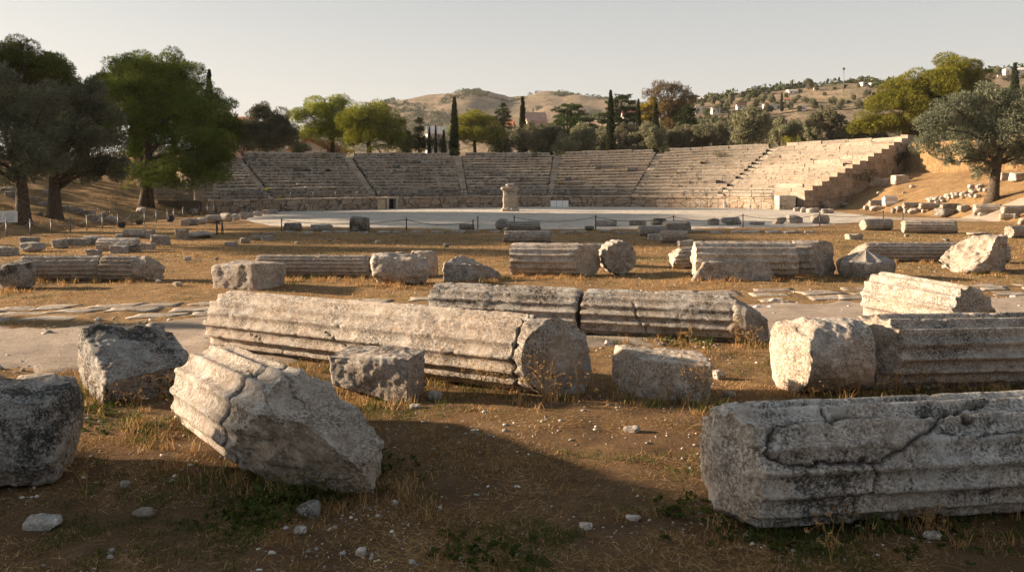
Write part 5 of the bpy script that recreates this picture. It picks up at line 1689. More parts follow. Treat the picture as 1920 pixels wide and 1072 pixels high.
# cypresses: one prototype, copied
def cypress_proto():
    r_ = np.random.default_rng(3); cl = []
    for f in np.linspace(0.02, 1, 34):
        R = .082 * min(1, f / .14) ** .5 * max(0, 1 - f) ** .62 + .002
        for a in range(4):
            th = r_.uniform(0, 6.28)
            cl.append((np.array([math.cos(th) * R * .45, math.sin(th) * R * .45, f * .97]), R * .7 + .002))
    root = empty('cypress_tree')
    mb = MB(); mb.tube([[0, 0, -.03], [0, 0, .5], [0, 0, .95]], [.016, .012, .003], 7)
    link('trunk', mb.mesh('trunk', BARK), root)
    r2 = np.random.default_rng(5); Ps, Ns = [], []
    for c, r in cl:
        P, N = clump_points(c, r, 110, r2, 1.5, .5); N[:, 2] += 1.3; Ps.append(P); Ns.append(N)
    N = np.concatenate(Ns); N /= np.linalg.norm(N, axis=1)[:, None]
    V, Q = leaf_quads(np.concatenate(Ps), N, .022, .24, 8, 0, .3)
    link('crown', mesh_np('crown', V, [Q], CYP, False), root)
    return root
cyp0 = cypress_proto(); used = [False]
def cypress(label, px, ptop, y, wscale=1.0, x=None, h=None, rz=0.0):
    o = cyp0 if not used[0] else copy_tree(cyp0)
    used[0] = True
    x = at(px, y) if x is None else x
    z = gz(x, y); h = h or zat(ptop, y) - z
    o.location = (x, y, z); o.scale = (h * wscale, h * wscale, h); o.rotation_euler = (0, 0, rz)
    tag(o, label, 'tree', 'pointed cypresses')
cypress('tall dark cypress standing just left of the round bright pine', 852, 181, 100, 1.0)
cypress('cypress rising from the olives left of centre of the row, against the far hill', 980, 180, 118, .9, rz=1)
cypress('tallest slim cypress in front of the dark layered cedar', 1145, 168, 106, .85, rz=2)
cypress('slim cypress between the dark layered cedar and the yellow tree', 1197, 185, 116, .75, rz=3)
cypress('short cypress in front of the yellow tree', 1230, 192, 118, 1.0, rz=4)
cypress('spire of a cypress showing behind the big left pine', 392, 129, 86, .8, rz=5)
cypress('thin cypress left of the white house behind the seats', 805, 237, 112, .8, rz=6)
cypress('very thin cypress in front of the white house', 817, 234, 110, .65, rz=7)
cypress('small feathery cypress right of the white house', 832, 243, 109, 1.1, rz=8)
cypress('cypress on the hilltop by the flat-roofed house at the right edge', 1903, 117, 205, 1.1, rz=9)
cypress('little cypress on the lower right hillside', 1466, 173, 250, 1.2, rz=10)

# row of olives behind the seats: three prototypes, copied
def olive_proto(seed):
    r_ = np.random.default_rng(seed); cl = []
    for _ in range(7):
        a = r_.uniform(0, 6.28); q = r_.uniform(0, .62)
        c = np.array([math.cos(a) * q, math.sin(a) * q, r_.uniform(.55, 1.25) - q * .3])
        cl += fill_lobe(c, r_.uniform(.36, .5), r_, .12, .22, 13, .9, -.6, .6)
    root = empty('olive_tree')
    mb = MB(); limbs(mb, (seed, 0), 1.0, cl, .085, r_, 14, (.1, 0), .28)
    link('trunk', mb.mesh('trunk', BARK), root)
    link('crown', crown_mesh('crown', cl, OLIVE_PALE, .075, 5200, .2, .85, .75, seed, .15), root)
    return root
protos = [olive_proto(s) for s in (41, 42, 43)]; pu = [0, 0, 0]
def olive(label, px, ptop, wpx, y, k, rz=0.0, group='olives behind the top row of seats', x=None, h=None, w=None):
    o = protos[k] if not pu[k] else copy_tree(protos[k]); pu[k] = 1
    x = at(px, y) if x is None else x
    z = gz(x, y); h = h or zat(ptop, y) - z; w = w or wpx * y / F * 1.14
    o.location = (x, y, z - .15); o.scale = (w / 2.05, w / 2.05, h / 1.62); o.rotation_euler = (0, 0, rz)
    return tag(o, label, 'tree', group)
for a in [
    ('dark olive at the left end of the row, beside the round bright pine', 985, 221, 88, 101, 0, 0.3),
    ('dark olive behind the snapped parapet right of the leftmost one', 1035, 228, 70, 102, 1, 1.1),
    ('pale olive left of the tallest slim cypress', 1095, 221, 86, 103, 2, 2.0),
    ('low shady olive left of the pale one', 1062, 240, 60, 100, 0, 4.0),
    ('grey olive right of the tallest slim cypress', 1172, 224, 70, 102, 1, 3.3),
    ('broad pale olive below the short cypress', 1222, 220, 84, 101, 0, 5.0),
    ('olive in front of the brown tree', 1275, 228, 76, 102, 2, .5),
    ('olive in the dip between the brown tree and the tall right olive', 1325, 226, 76, 101, 1, 5.8),
    ('tall olive standing over the sunlit seats', 1405, 190, 118, 98, 2, 3.9),
    ('shaded olive right of the tall one', 1462, 206, 70, 104, 0, 2.2),
    ('wide olive left of the broad sunlit pine', 1555, 196, 105, 97, 1, 4.4),
    ('olive tucked under the broad sunlit pine', 1600, 215, 80, 99, 0, 1.5),
    ('dark shrubby olive behind the rounded pine left of the conifer', 760, 228, 40, 108, 2, 1.2),
    ('olive behind the right bank olive at the right edge', 1935, 165, 120, 72, 0, 2.7),
    ('shady olive below the left gable house', 565, 262, 50, 99, 1, .9),
]: olive(*a)

# trees outside the frame on the left: their shadows lie over the foreground and the road
def shade_pine(x, edge, zs, seed):
    r_ = np.random.default_rng(seed); cl = []
    yc = edge - 3.2
    for dy in (2.0, .4, -1.2, -2.8):
        for z in zs:
            cl += fill_lobe(np.array([r_.uniform(-.5, .5), dy + r_.uniform(-.12, .12), z + r_.uniform(-.2, .2)]), 1.2, r_, .4, .6, 20, .95, -.9, .3)
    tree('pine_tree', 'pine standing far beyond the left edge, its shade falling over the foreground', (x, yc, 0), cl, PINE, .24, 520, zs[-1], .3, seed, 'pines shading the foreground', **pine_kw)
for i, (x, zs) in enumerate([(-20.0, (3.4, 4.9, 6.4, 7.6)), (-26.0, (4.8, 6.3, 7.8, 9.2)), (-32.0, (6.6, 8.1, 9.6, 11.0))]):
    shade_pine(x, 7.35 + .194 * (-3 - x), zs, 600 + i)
cypress('slender cypress beyond the left edge whose shadow bars the gravel road', 0, 0, 16.3, .9, x=-17.5, h=5.4)
# pines added out of sight at left to shade the theatre and bank
def unseen_shade_pine(label, x, y, h, w, seed, group='added shade pines behind the left trees'):
    r_ = np.random.default_rng(seed); cl = []
    for _ in range(11):
        a = r_.uniform(0, 6.28); q = r_.uniform(0, .34) * w
        zz = h * r_.uniform(.42, .9)
        cl += fill_lobe(np.array([math.cos(a) * q, math.sin(a) * q, zz]), w * r_.uniform(.16, .24), r_, w * .05, w * .095, 13, .8, -.45, .5)
    return tree('pine_tree', label, (x, y, gz(x, y)), cl, PINE_DARK, .3, 330, h * .8, .3, seed, group, **pine_kw)
for i, (px, y, pt, w) in enumerate([(245, 84, 118, 9), (325, 80, 112, 9), (385, 85, 165, 8), (150, 82, 165, 8), (60, 84, 120, 9), (410, 78, 215, 6), (272, 65.5, 112, 7), (256, 80, 108, 9), (90, 65, 100, 8), (160, 63, 175, 7), (30, 68, 90, 7)]):
    x = at(px, y); unseen_shade_pine('pine added behind the big left pine to shade the theatre', x, y, zat(pt, y) - gz(x, y), w, 500 + i)
for i, (x, y, h, w) in enumerate([(-33, 45, 9.5, 7), (-38, 53, 10, 8), (-29, 38.5, 8.5, 6), (-45, 62, 11, 8), (-27.5, 33.5, 8, 5.5), (-52, 69, 11, 8), (-66, 93, 19, 11), (-64, 86, 18, 9), (-74, 108, 21, 12), (-60, 85, 16, 9), (-49, 66, 13, 8), (-37, 49, 12, 7), (-42, 57, 13, 8), (-32, 41, 10, 6)]):
    unseen_shade_pine('pine added beyond the left edge of the picture to shade the scene', x, y, h, w, 520 + i, 'added shade pines beyond the left edge')
for a in [('dim olive of the second row behind the round bright pine', 945, 236, 60, 110, 1, .2), ('dim olive of the second row left of the cypress by the far hill', 1010, 232, 80, 112, 2, .9), ('dim olive of the second row behind the broad flat cedar', 1070, 232, 90, 128, 0, 1.9), ('dim olive of the second row behind the tallest slim cypress', 1130, 230, 80, 112, 1, 2.6), ('dim olive of the second row under the yellow tree', 1200, 232, 80, 112, 2, 3.2),
          ('dim olive of the second row right of the brown tree', 1300, 226, 70, 114, 0, 4.2), ('dim olive of the second row in the dip left of the tall olive', 1352, 222, 60, 112, 1, 5.1), ('yellowish olive of the second row behind the shaded one', 1490, 214, 70, 114, 2, .1), ('dim olive of the second row left of the wide olive', 1515, 205, 60, 112, 0, .7), ('dim olive touching the broad sunlit pine from the left', 1640, 205, 60, 106, 1, 2.9)]:
    olive(*a, group='second row of olives behind the seats')
# trees on the hills
htrees = [(1310, 193, 14), (1325, 190, 16), (1345, 186, 16), (1362, 184, 12), (1375, 178, 20), (1392, 180, 16), (1408, 178, 12), (1425, 176, 14), (1442, 174, 12), (1500, 172, 12), (1515, 166, 24), (1530, 168, 14), (1565, 166, 10), (1585, 164, 12), (1610, 162, 14), (1625, 180, 18), (1470, 195, 10), (1350, 205, 22), (1480, 205, 22), (1500, 208, 16), (1540, 205, 14), (1620, 196, 14), (1320, 215, 20), (1870, 142, 26), (1890, 152, 20), (1640, 178, 12), (1555, 186, 10), (1590, 190, 9), (1302, 190, 18), (1316, 201, 16), (1336, 196, 20), (1356, 194, 18), (1372, 190, 22), (1388, 200, 24), (1402, 188, 16), (1418, 196, 22), (1432, 187, 18), (1448, 190, 20), (1456, 202, 24), (1474, 182, 14), (1488, 192, 18), (1497, 184, 14), (1512, 192, 20), (1526, 202, 24), (1546, 178, 14), (1560, 196, 22), (1576, 204, 24), (1600, 186, 16), (1612, 202, 22), (1634, 190, 18), (1652, 166, 14), (1340, 211, 24), (1365, 207, 26), (1412, 208, 26), (1440, 214, 26), (1655, 184, 16)]
for i, (px, py, w) in enumerate(htrees):
    x, y, z = hit(px, py + 2); s = y / F
    o = copy_tree(protos[i % 3])
    for c in o.children:
        if c.name.startswith('crown'):
            pass
    o.location = (x, y, z - .4); o.scale = (w * s / 2.05, w * s / 2.05, w * s * rng.uniform(.45, .7)); o.rotation_euler = (0, 0, i)
    o.name = 'hillside_tree'
    tag(o, 'small dark round tree on the dry hillside above the sunlit seats', 'tree', 'scattered trees on the right hillside')


# scrub spread over the far hill and the lower slopes, past counting
def scrub():
    r_ = np.random.default_rng(77)
    C = []
    X = r_.uniform(-330, 330, 13000); Y = r_.uniform(420, 930, 13000)
    n = fbm(xy0(X / 24, Y / 40), 3, 55) + .25 * smooth(-20, -90, X)
    zf = hill_far(X, Y)
    keep = (n > -.12 + .5 * smooth(25, 84, zf)) & (zf > 6)
    for x, y, z in zip(X[keep], Y[keep], zf[keep]): C.append((x, y, z, r_.uniform(.8, 2.6)))
    X = r_.uniform(10, 260, 4200); Y = r_.uniform(140, 340, 4200); n = fbm(xy0(X / 25, Y / 25), 3, 56)
    z2 = hill_right(X, Y)
    for x, y, z, q in zip(X, Y, z2, n):
        if q > .02: C.append((x, y, z, r_.uniform(.4, 1.0) ** 2 * 2.4))
    P, N, S = [], [], []
    for x, y, z, r in C:
        p, nn = clump_points((x, y, z + r * .35), r, 34, r_, .75, .4); nn[:, 2] += .4
        P.append(p); N.append(nn); S.append(np.full(34, r))
    P = np.concatenate(P); N = np.concatenate(N); S = np.concatenate(S)
    V, Q = leaf_quads(P, N, 1.0, .35, 9, 0, .6)
    V = (V.reshape(-1, 4, 3) - P[:, None]) * (S * .55)[:, None, None] + P[:, None]
    o = link('hill_scrub', mesh_np('hill_scrub', V.reshape(-1, 3), [Q], SCRUB, False)); kind(o, 'stuff')
scrub()

# bushes along the foot of the theatre back wall and right end wall
def bush(label, px0, px1, ptop, pbot, y, mat, seed, density=500, leaf=.14, name='shrub'):
    x = at((px0 + px1) / 2, y); s = y / F; w = (px1 - px0) * s; z = zat(pbot, y); h = (pbot - ptop) * s
    r_ = np.random.default_rng(seed); cl = []
    for _ in range(12):
        cl.append((np.array([r_.uniform(-.45, .45) * w, r_.uniform(-.3, .3) * w, r_.uniform(.2, .8) * h]), min(w, h) * r_.uniform(.18, .34)))
    root = tag(empty(name, (x, y, z)), label, 'shrub')
    mb = MB()
    for c, r in cl[:6]: mb.tube([[0, 0, -.2], np.asarray(c) * .5, c], [.03, .02, .008], 5)
    link('stems', mb.mesh('stems', BARK), root)
    link('foliage', crown_mesh('foliage', cl, mat, leaf, density, seed=seed, **olive_kw), root)
bush('yellow-green shrub at the foot of the two touching pines', 640, 668, 272, 289, 93, PINE, 201)
bush('yellow-green shrub under the rounded pine', 690, 740, 265, 286, 95, PINE, 202)
bush('dark shrub filling the parapet gap below the tall cypress', 846, 862, 278, 292, 92.5, CYP, 203)
bush('green shrub growing from the parapet right of the leftmost olive', 997, 1012, 283, 297, 93, CYP, 204)
bush('low green shrub between seats and olives at right', 1455, 1500, 255, 272, 93, PINE, 205)
bush('dark weeds at the foot of the shaded stepped end wall, upper', 1665, 1700, 285, 308, 80, CYP, 206)
bush('dark weeds at the foot of the shaded stepped end wall, lower', 1610, 1650, 318, 338, 75, SCRUB, 207)
bush('shrub under the right bank olive beside the end wall', 1700, 1730, 270, 300, 84, OLIVE, 208)
for a in [('dark bush closing the gap right of the pointed conifer', 792, 822, 252, 290, 98, CYP, 211), ('dark bush below the white house between thin cypresses', 815, 850, 254, 291, 97, CYP, 212), ('dull green bush left of the pointed conifer', 748, 782, 258, 288, 97, SCRUB, 213), ('dark bush under the leftmost umbrella pine crown', 600, 650, 268, 288, 101, SCRUB, 214),
          ('dark bush under the round bright pine', 905, 960, 262, 290, 99, CYP, 215), ('dark bush between wide olive and gabled house', 440, 470, 258, 290, 86, SCRUB, 216)]: bush(*a)
for i, (px, py, w) in enumerate([(605, 298, 14), (635, 297, 9), (616, 321, 9), (604, 326, 7), (580, 338, 6), (625, 358, 14), (525, 372, 9), (770, 370, 8), (805, 337, 5), (1050, 346, 8), (1350, 293, 22), (1318, 306, 5), (1270, 325, 5), (1522, 300, 4), (487, 375, 10), (500, 357, 8)]):
    # growing on the seat slope: find where the ray meets it
    ss = np.linspace(0, 7, 700)
    best = None
    for f in np.linspace(F0, 1, 60):
        I = tpoint(ss, np.full(700, f)); q = 960 + F * I[:, 0] / I[:, 1]
        k = int(np.argmin(abs(q - px))); zt = zrow(f, float(cat(TH_ZT, np.array([ss[k]]))[0])); pyy = YH - F * (zt - HC) / I[k, 1]
        if best is None or abs(pyy - py) < best[0]: best = (abs(pyy - py), I[k, 1])
    bush('tuft of weeds growing between the worn seats of the theatre', px - w / 2, px + w / 2, py - w * .45, py + w * .2, best[1] - .5, SCRUB if i % 3 else PINE, 220 + i, 700, .12, 'weed_tuft')
    bpy.data.objects[-1] if False else None
for o in bpy.data.objects:
    if o.name.startswith('weed_tuft'): o['group'] = 'weed tufts on the theatre seats'
# ------------------------------------------------------------------ houses
def house(label, px0, px1, peave, pridge, pbase, y, wall, roof, rz=0.0, gable_front=False, nwin=2, flat=False, name='house', depth=None, group=None):
    s = y / F; x = at((px0 + px1) / 2, y); w = (px1 - px0) * s; zb = zat(pbase, y); he = (pbase - peave) * s; hr = (pbase - pridge) * s
    d = depth or w * .7
    root = tag(empty(name, (x, y + d / 2, zb), (0, 0, rz)), label, 'house', group)
    mb = MB()
    W, Dd = w / 2, d / 2
    base = -3.0
    if flat:
        mb.box((0, 0, (he + base) / 2), (w, d, he - base))
    elif gable_front:
        V = [[-W, -Dd, base], [W, -Dd, base], [W, -Dd, he], [0, -Dd, hr], [-W, -Dd, he], [-W, Dd, base], [W, Dd, base], [W, Dd, he], [0, Dd, hr], [-W, Dd, he]]
        mb.add(V, [[0, 1, 2, 4], [5, 9, 7, 6], [0, 4, 9, 5], [1, 6, 7, 2]], [[4, 2, 3], [7, 9, 8]])
    else:
        V = [[-W, -Dd, base], [W, -Dd, base], [W, -Dd, he], [-W, -Dd, he], [-W, Dd, base], [W, Dd, base], [W, Dd, he], [-W, Dd, he], [-W, 0, hr], [W, 0, hr]]
        mb.add(V, [[0, 1, 2, 3], [4, 7, 6, 5], [0, 3, 7, 4], [1, 5, 6, 2]], [[3, 8, 7], [2, 6, 9]])
    link('wall', mb.mesh('wall', wall, False), root)
    r = MB(); o = .06 * w; th = max(.12, .03 * w)
    if flat:
        r.box((0, 0, he + th / 2), (w * 1.04, d * 1.04, th))
    else:
        # corrugated tile surface with thickness
        n = max(12, int((d if gable_front else w) / .25))
        for sg in (-1, 1):
            V = []
            for q in range(n + 1):
                t = q / n; cz = .04 * (q % 2) * min(1, w / 6)
                if gable_front:
                    yy = -Dd - o + (d + 2 * o) * t; e = (sg * (W + o), yy, he - o * (hr - he) / W); rr = (0, yy, hr)
                else:
                    xx = -W - o + (w + 2 * o) * t; e = (xx, sg * (Dd + o), he - o * (hr - he) / Dd); rr = (xx, 0, hr)
                V += [[*e[:2], e[2] + th + cz], [*rr[:2], rr[2] + th + cz], [*e[:2], e[2] + .01], [*rr[:2], rr[2] + .01]]
            Q = []
            for q in range(n):
                a, b = q * 4, q * 4 + 4
                Q += [[a, b, b + 1, a + 1], [a + 2, a + 3, b + 3, b + 2], [a, a + 2, b + 2, b]]
            Q += [[0, 1, 3, 2], [n * 4, n * 4 + 2, n * 4 + 3, n * 4 + 1]]
            r.add(V, Q)
    link('roof', r.mesh('roof', roof, False), root)
    for i in range(nwin):
        xx = (i - (nwin - 1) / 2) * w / max(nwin, 1)
        b = MB(); b.box((xx, -Dd - .02, he * .55), (min(.9, w * .13), .06, min(1.1, he * .4)))
        link('window', b.mesh('window', WINDOW, False), root)
    return root


house('pink house with terracotta roof showing right of the big left pine', 404, 458, 231, 217, 288, 112, PINKPLASTER, TILE, .15, False, 2, depth=7)
house('cream gabled house with terracotta roof just behind the left seats', 548, 628, 281, 262, 292, 104, PLASTER, TILE, -.30, True, 0, depth=5)
house('white house with pale roof between the thin cypresses', 798, 850, 250, 238, 290, 150, WHITEWALL, WHITEWALL, .2, False, 3)
house('house with terracotta roof half hidden by the small dark layered cedar', 922, 962, 236, 225, 262, 150, PLASTER, TILE, -.2, False, 2)
house('house with low pinkish hipped roof behind the left end of the olive row', 984, 1022, 226, 211, 250, 150, PINKPLASTER, simple_mat('pink_tiles', (.42, .26, .2), (.55, .36, .28), 2, .9, .03), .3, False, 2)
house('house with red roof behind the dark layered cedar', 1166, 1195, 218, 206, 245, 165, WHITEWALL, TILE, .2, False, 2)
house('white house with dark windows below the hill, right of the brown tree', 1303, 1334, 200, 196, 214, hit(1318, 214)[1], WHITEWALL, WHITEWALL, .1, False, 3, True)
for lab, a, b, e, r_, ba, fl_ in [
    ('white hillside house above the tall olive, pitched roof', 1383, 1400, 197, 193, 206, False), ('small white house at left on the slope, over the brown tree', 1308, 1320, 186, 183, 194, False),
    ('white house with blueish shadow low on the hill, left of broad pine', 1436, 1466, 196, 193, 207, True), ('white house at hill foot behind the wide olive', 1500, 1511, 198, 196, 208, True),
    ('pale house on the ridge left of the mast', 1478, 1496, 171, 168, 178, False), ('pale roof peeping from the slope left of mast', 1470, 1484, 187, 185, 192, False),
    ('white van-like hut on the ridge beside the mast', 1527, 1538, 165, 163, 170, True), ('pale hut on the ridge right of the mast', 1616, 1630, 155, 153, 161, True),
    ('low pale house on the ridge against broad pine', 1633, 1648, 156, 154, 161, True), ('white house near the ridge top above the tall cypress gap', 1408, 1420, 168, 163, 176, False),
    ('flat-roofed cream house on hilltop at the right edge', 1884, 1903, 130, 128, 141, True), ('cream house at the very right edge of the hilltop', 1908, 1930, 131, 127, 142, False),
    ('little pale house on hill shoulder left of the flat-roofed one', 1872, 1880, 139, 137, 145, False), ('white house low behind the right side of the brown tree', 1335, 1350, 205, 202, 214, False)]:
    x, y, z = hit((a + b) / 2, ba)
    house(lab, a, b, e, r_, ba, y, WHITEWALL if 'white' in lab else PLASTER, TILE if not fl_ and 'roof' in lab else WHITEWALL, rng.uniform(-.3, .3), False, 2, fl_)
# mast on the ridge
x, y, z = hit(1582, 172); s = y / F
r = tag(empty('radio_mast', (x, y, z - .5)), 'tall thin mast standing on the ridge against the sky', 'mast')
H_ = (172 - 125) * s
mb = MB(); mb.tube([[0, 0, 0], [0, 0, H_ * .55], [0, 0, H_]], [.16, .12, .08], 8); link('pole', mb.mesh('pole', METAL), r)
mb = MB(); mb.box((0, 0, H_ * .97), (.7, .5, .6)); mb2 = mb; link('head', mb.mesh('head', METAL, False), r)

# ------------------------------------------------------------------ ground cover
GRASSM = col_material('dry_grass_blades', .95, .3)
PEBM = col_material('pebble_stone')


def blades(name, X, Y, H, W, lean, cols, kindname='stuff', curl=.5, z=None, flat=0.0):
    n = len(X)
    Z = ground_z(X, Y) - .005 if z is None else z
    th = rng.uniform(0, 2 * np.pi, n)
    d = np.stack([np.cos(th), np.sin(th)], 1)
    pr = np.stack([-d[:, 1], d[:, 0]], 1)
    ln = lean * rng.uniform(.2, 1.3, n)
    V = np.zeros((n, 5, 3))
    for k, (t, wd) in enumerate(((0, 1), (0, -1), (.55, .75), (.55, -.75), (1, 0))):
        hz = H * t * (1 - .25 * ln * t); off = H * ln * t ** 1.7
        V[:, k, 0] = X + d[:, 0] * off + pr[:, 0] * W * wd; V[:, k, 1] = Y + d[:, 1] * off + pr[:, 1] * W * wd
        V[:, k, 2] = Z + np.maximum(hz * (1 - flat), .004 + .01 * t)
    b = np.arange(n)[:, None] * 5
    Q = b + np.array([[0, 1, 3, 2]]); T = b + np.array([[2, 3, 4]])
    C = np.repeat(cols[:, None], 5, 1).reshape(-1, 3)
    o = link(name, mesh_np(name, V.reshape(-1, 3), [Q, T], GRASSM, False, {'Col': C}))
    if kindname: kind(o, kindname)
    return o


def scatter(n, y0, y1, power=1.6, margin=1.1):
    """points in the view wedge, denser near"""
    u = rng.uniform(0, 1, n)
    Y = (y0 ** (1 - power) + u * (y1 ** (1 - power) - y0 ** (1 - power))) ** (1 / (1 - power))
    X = rng.uniform(-.66, .66, n) * margin * Y
    return X, Y


def off_road(X, Y, pad=0.0):
    e = fbm(xy0(X * 1.3, Y * 1.3), 3, 61) * .5
    return (Y < road_c(X) - 2.2 + e - pad) | (Y > road_c(X) + 1.7 + e + pad)


STRAW = np.array([[.38, .225, .095], [.48, .30, .135], [.30, .17, .07], [.56, .385, .195], [.25, .14, .055]])
GREEN = np.array([[.06, .085, .02], [.09, .11, .03], [.05, .07, .02], [.12, .125, .035]])


def pick(pal, n, j=.15):
    return pal[rng.integers(0, len(pal), n)] * np.clip(rng.normal(1, j, (n, 1)), .5, 1.6)


# short dry grass
X, Y = scatter(430000, 4.9, 46, 1.62)
n1 = fbm(xy0(X / .9, Y / .9), 3, 62); n2 = fbm(xy0(X / .22, Y / .22), 2, 63)
k = (n1 * .7 + n2 * .6 + .25 * smooth(9, 16, Y) - .36 * (1 - smooth(7.5, 11, Y)) > rng.uniform(-.55, .75, len(X))) & off_road(X, Y)
k &= (ground_z(X, Y, False) < 1.5) & ~((Y > 40.6 + .012 * (X - 2) ** 2) & (X > -20) & (X < 24))
k &= ~((np.abs(Y - path_c(X)) < 1.0) & (rng.uniform(0, 1, len(X)) < .8))
X, Y = X[k], Y[k]
cg = fbm(xy0(X / 1.1 + 9, Y / 1.1), 3, 64) + .25 * smooth(.6, 1.2, -np.abs(Y - path_c(X)) + 1.6)
cols = np.where((cg + rng.normal(0, .12, len(X)) > .34)[:, None], pick(GREEN, len(X)), pick(STRAW, len(X)) * (1 - .28 * (1 - smooth(7, 10, Y)))[:, None])
H = rng.uniform(.015, .06, len(X)) * (1 + .5 * smooth(15, 28, Y)); W = .0014 + .00022 * Y
blades('dry_grass', X, Y, H, W, 1.1, cols)
# coarse tufts on the banks and the far grass
X, Y = scatter(150000, 26, 84, 1.3)
zz = ground_z(X, Y, False)
oy = 40.6 + .012 * (X - 2) ** 2 + np.maximum(0, X - 15) * .75
k = (fbm(xy0(X / 2.2, Y / 2.2), 3, 67) > rng.uniform(-.5, .6, len(X))) & ((Y < oy) | (X > 27) | (X < -20)) & (zz < 6) & (Y < np.interp(X, _INX, _INY) - .6)
X, Y = X[k], Y[k]
cg = fbm(xy0(X / 3, Y / 3), 3, 68)
cols = np.where((cg + rng.normal(0, .12, len(X)) > .33)[:, None], pick(GREEN * 1.2, len(X)), pick(STRAW * .95, len(X)))
flat_ = (zz[k] < .3)
blades('bank_grass', X, Y, rng.uniform(.05, .16, len(X)) * np.where(flat_, .35, 1), rng.uniform(.005, .013, len(X)), 1.0, cols)
# straw lying on the soil
X, Y = scatter(110000, 4.9, 18, 1.5)
k = off_road(X, Y) & (fbm(xy0(X / .6, Y / .6), 3, 66) > rng.uniform(-.6, .5, len(X)))
X, Y = X[k], Y[k]
blades('straw_litter', X, Y, rng.uniform(.05, .17, len(X)), .0012 + .00012 * Y, 1.0, pick(STRAW * 1.15, len(X), .25), flat=.97)
# lit tufts round the feet of the stones and in the middle row
pts = []
for (xa, ya, xb, yb, m, sp) in [(-4.2, 11.6, .6, 9.2, 60, .25), (-4.0, 8.7, -1.8, 6.4, 50, .28), (-1.5, 6.4, -.6, 6.6, 30, .22), (1.5, 5.85, 4.3, 6.0, 46, .2), (1.2, 12.9, 3.8, 12.1, 40, .2), (3.0, 9.4, 6.3, 9.7, 44, .15), (-5.2, 9.9, -4.0, 9.0, 30, .25), (1.3, 9.2, 2.4, 9.1, 24, .18), (-2.2, 9.2, -.9, 9.0, 26, .2),
                             (-11.5, 20.2, -8.5, 20.2, 40, .3), (-6.4, 20.6, -3.0, 20.6, 60, .35), (-3.2, 19.2, -1.8, 19.2, 24, .25), (-1.6, 20, -.2, 20, 16, .25), (0, 21, 3.1, 21, 36, .25), (4.2, 20.3, 9.5, 20.4, 70, .3), (10, 24.6, 14, 24.6, 40, .3), (11.3, 21.6, 13, 21.6, 14, .3), (-11.6, 18.4, -10.6, 18.4, 14, .2)]:
    t = rng.uniform(0, 1, m)
    pts.append(np.stack([xa + (xb - xa) * t + rng.normal(0, sp, m), ya + (yb - ya) * t + rng.normal(0, sp, m), rng.uniform(.5, 1.3, m)], 1))
pts = np.concatenate(pts)
rep = 26
X = np.repeat(pts[:, 0], rep) + rng.normal(0, .055, len(pts) * rep); Y = np.repeat(pts[:, 1], rep) + rng.normal(0, .055, len(pts) * rep); S = np.repeat(pts[:, 2], rep)
gflag = np.repeat(rng.uniform(0, 1, len(pts)) < np.where(pts[:, 1] < 14, .42, .12), rep)
cols = np.where(gflag[:, None], pick(GREEN, len(X)), pick(STRAW * 1.1, len(X)))
blades('grass_tufts', X, Y, rng.uniform(.05, .17, len(X)) * S, .0016 + .00016 * Y, .8, cols)


# tall dry weeds, each a thing
def dry_weed(label, px, py, hpx, seed, lean=.2, green=False, group=None):
    r_ = np.random.default_rng(seed)
    x, y = G(px, py); z = gz(x, y); h = hpx * y / F
    root = tag(empty('dry_weed' if not green else 'green_weed', (x, y, z)), label, 'weed', group)
    mb = MB(); hb = MB(); ns = r_.integers(2, 5)
    for q in range(ns):
        a = r_.uniform(0, 6.28); l = lean * r_.uniform(.3, 1.6); hh = h * r_.uniform(.55, 1.0)
        t = np.linspace(0, 1, 7)
        P = np.stack([math.cos(a) * l * hh * t ** 1.6, math.sin(a) * l * hh * t ** 1.6, hh * t * (1 - .1 * l * t)], 1) + np.cumsum(r_.normal(0, .012 * hh, (7, 3)), 0)
        P[0] = [r_.normal(0, .01), r_.normal(0, .01), -.01]
        mb.tube(P, np.linspace(.0042, .0018, 7), 5, False)
        for b in range(r_.integers(3, 7)):
            i = r_.integers(3, 7); p = P[i]; e = p + r_.normal(0, 1, 3) * [.05, .05, .035] * (h / .35 + .3)
            mb.tube([p, (p + e) / 2 + [0, 0, .008], e], [.0018, .0014, .001], 4, False)
            for _ in range(5):
                c = e + r_.normal(0, .008, 3); hb.tube([c, c + r_.normal(0, .008, 3) + [0, 0, .004]], [.005, .0025], 5)
    n = mb.n
    sc_ = np.array([.33, .21, .09]) if not green else np.array([.09, .11, .03])
    link('stem', mb.mesh('stem', GRASSM, False, {'Col': np.tile(sc_, (n, 1))}), root)
    link('sprays', hb.mesh('sprays', GRASSM, False, {'Col': np.tile(sc_ * 1.25, (hb.n, 1))}), root)


for i, (px, py, h) in enumerate([(840, 740, 110), (870, 745, 90), (905, 748, 95), (950, 752, 70), (1020, 752, 115), (1045, 755, 95), (1085, 750, 80), (1100, 745, 60), (930, 755, 80), (985, 750, 70), (800, 750, 60), (890, 750, 60)]):
    dry_weed('dry branching weed growing along the foot of the central column', px, py, h, 300 + i, .35, group='dry weeds at the foot of the central column')
for i, (px, py, h) in enumerate([(1300, 750, 115), (1320, 755, 75), (1255, 752, 60), (1480, 742, 45), (1520, 742, 40), (1545, 742, 48), (1575, 742, 42), (1610, 742, 75), (1645, 742, 50), (1680, 742, 58), (1720, 742, 62), (1765, 742, 48), (1810, 742, 42), (1850, 742, 40), (1150, 745, 50), (1190, 750, 55), (1410, 640, 55), (1290, 665, 60), (1275, 660, 50), (1380, 655, 70), (1405, 660, 60)]):
    dry_weed('dry seed-headed weed between the pinkish-topped block and the fluted shaft', px, py, h, 340 + i, .25, group='dry weeds among the right foreground stones')
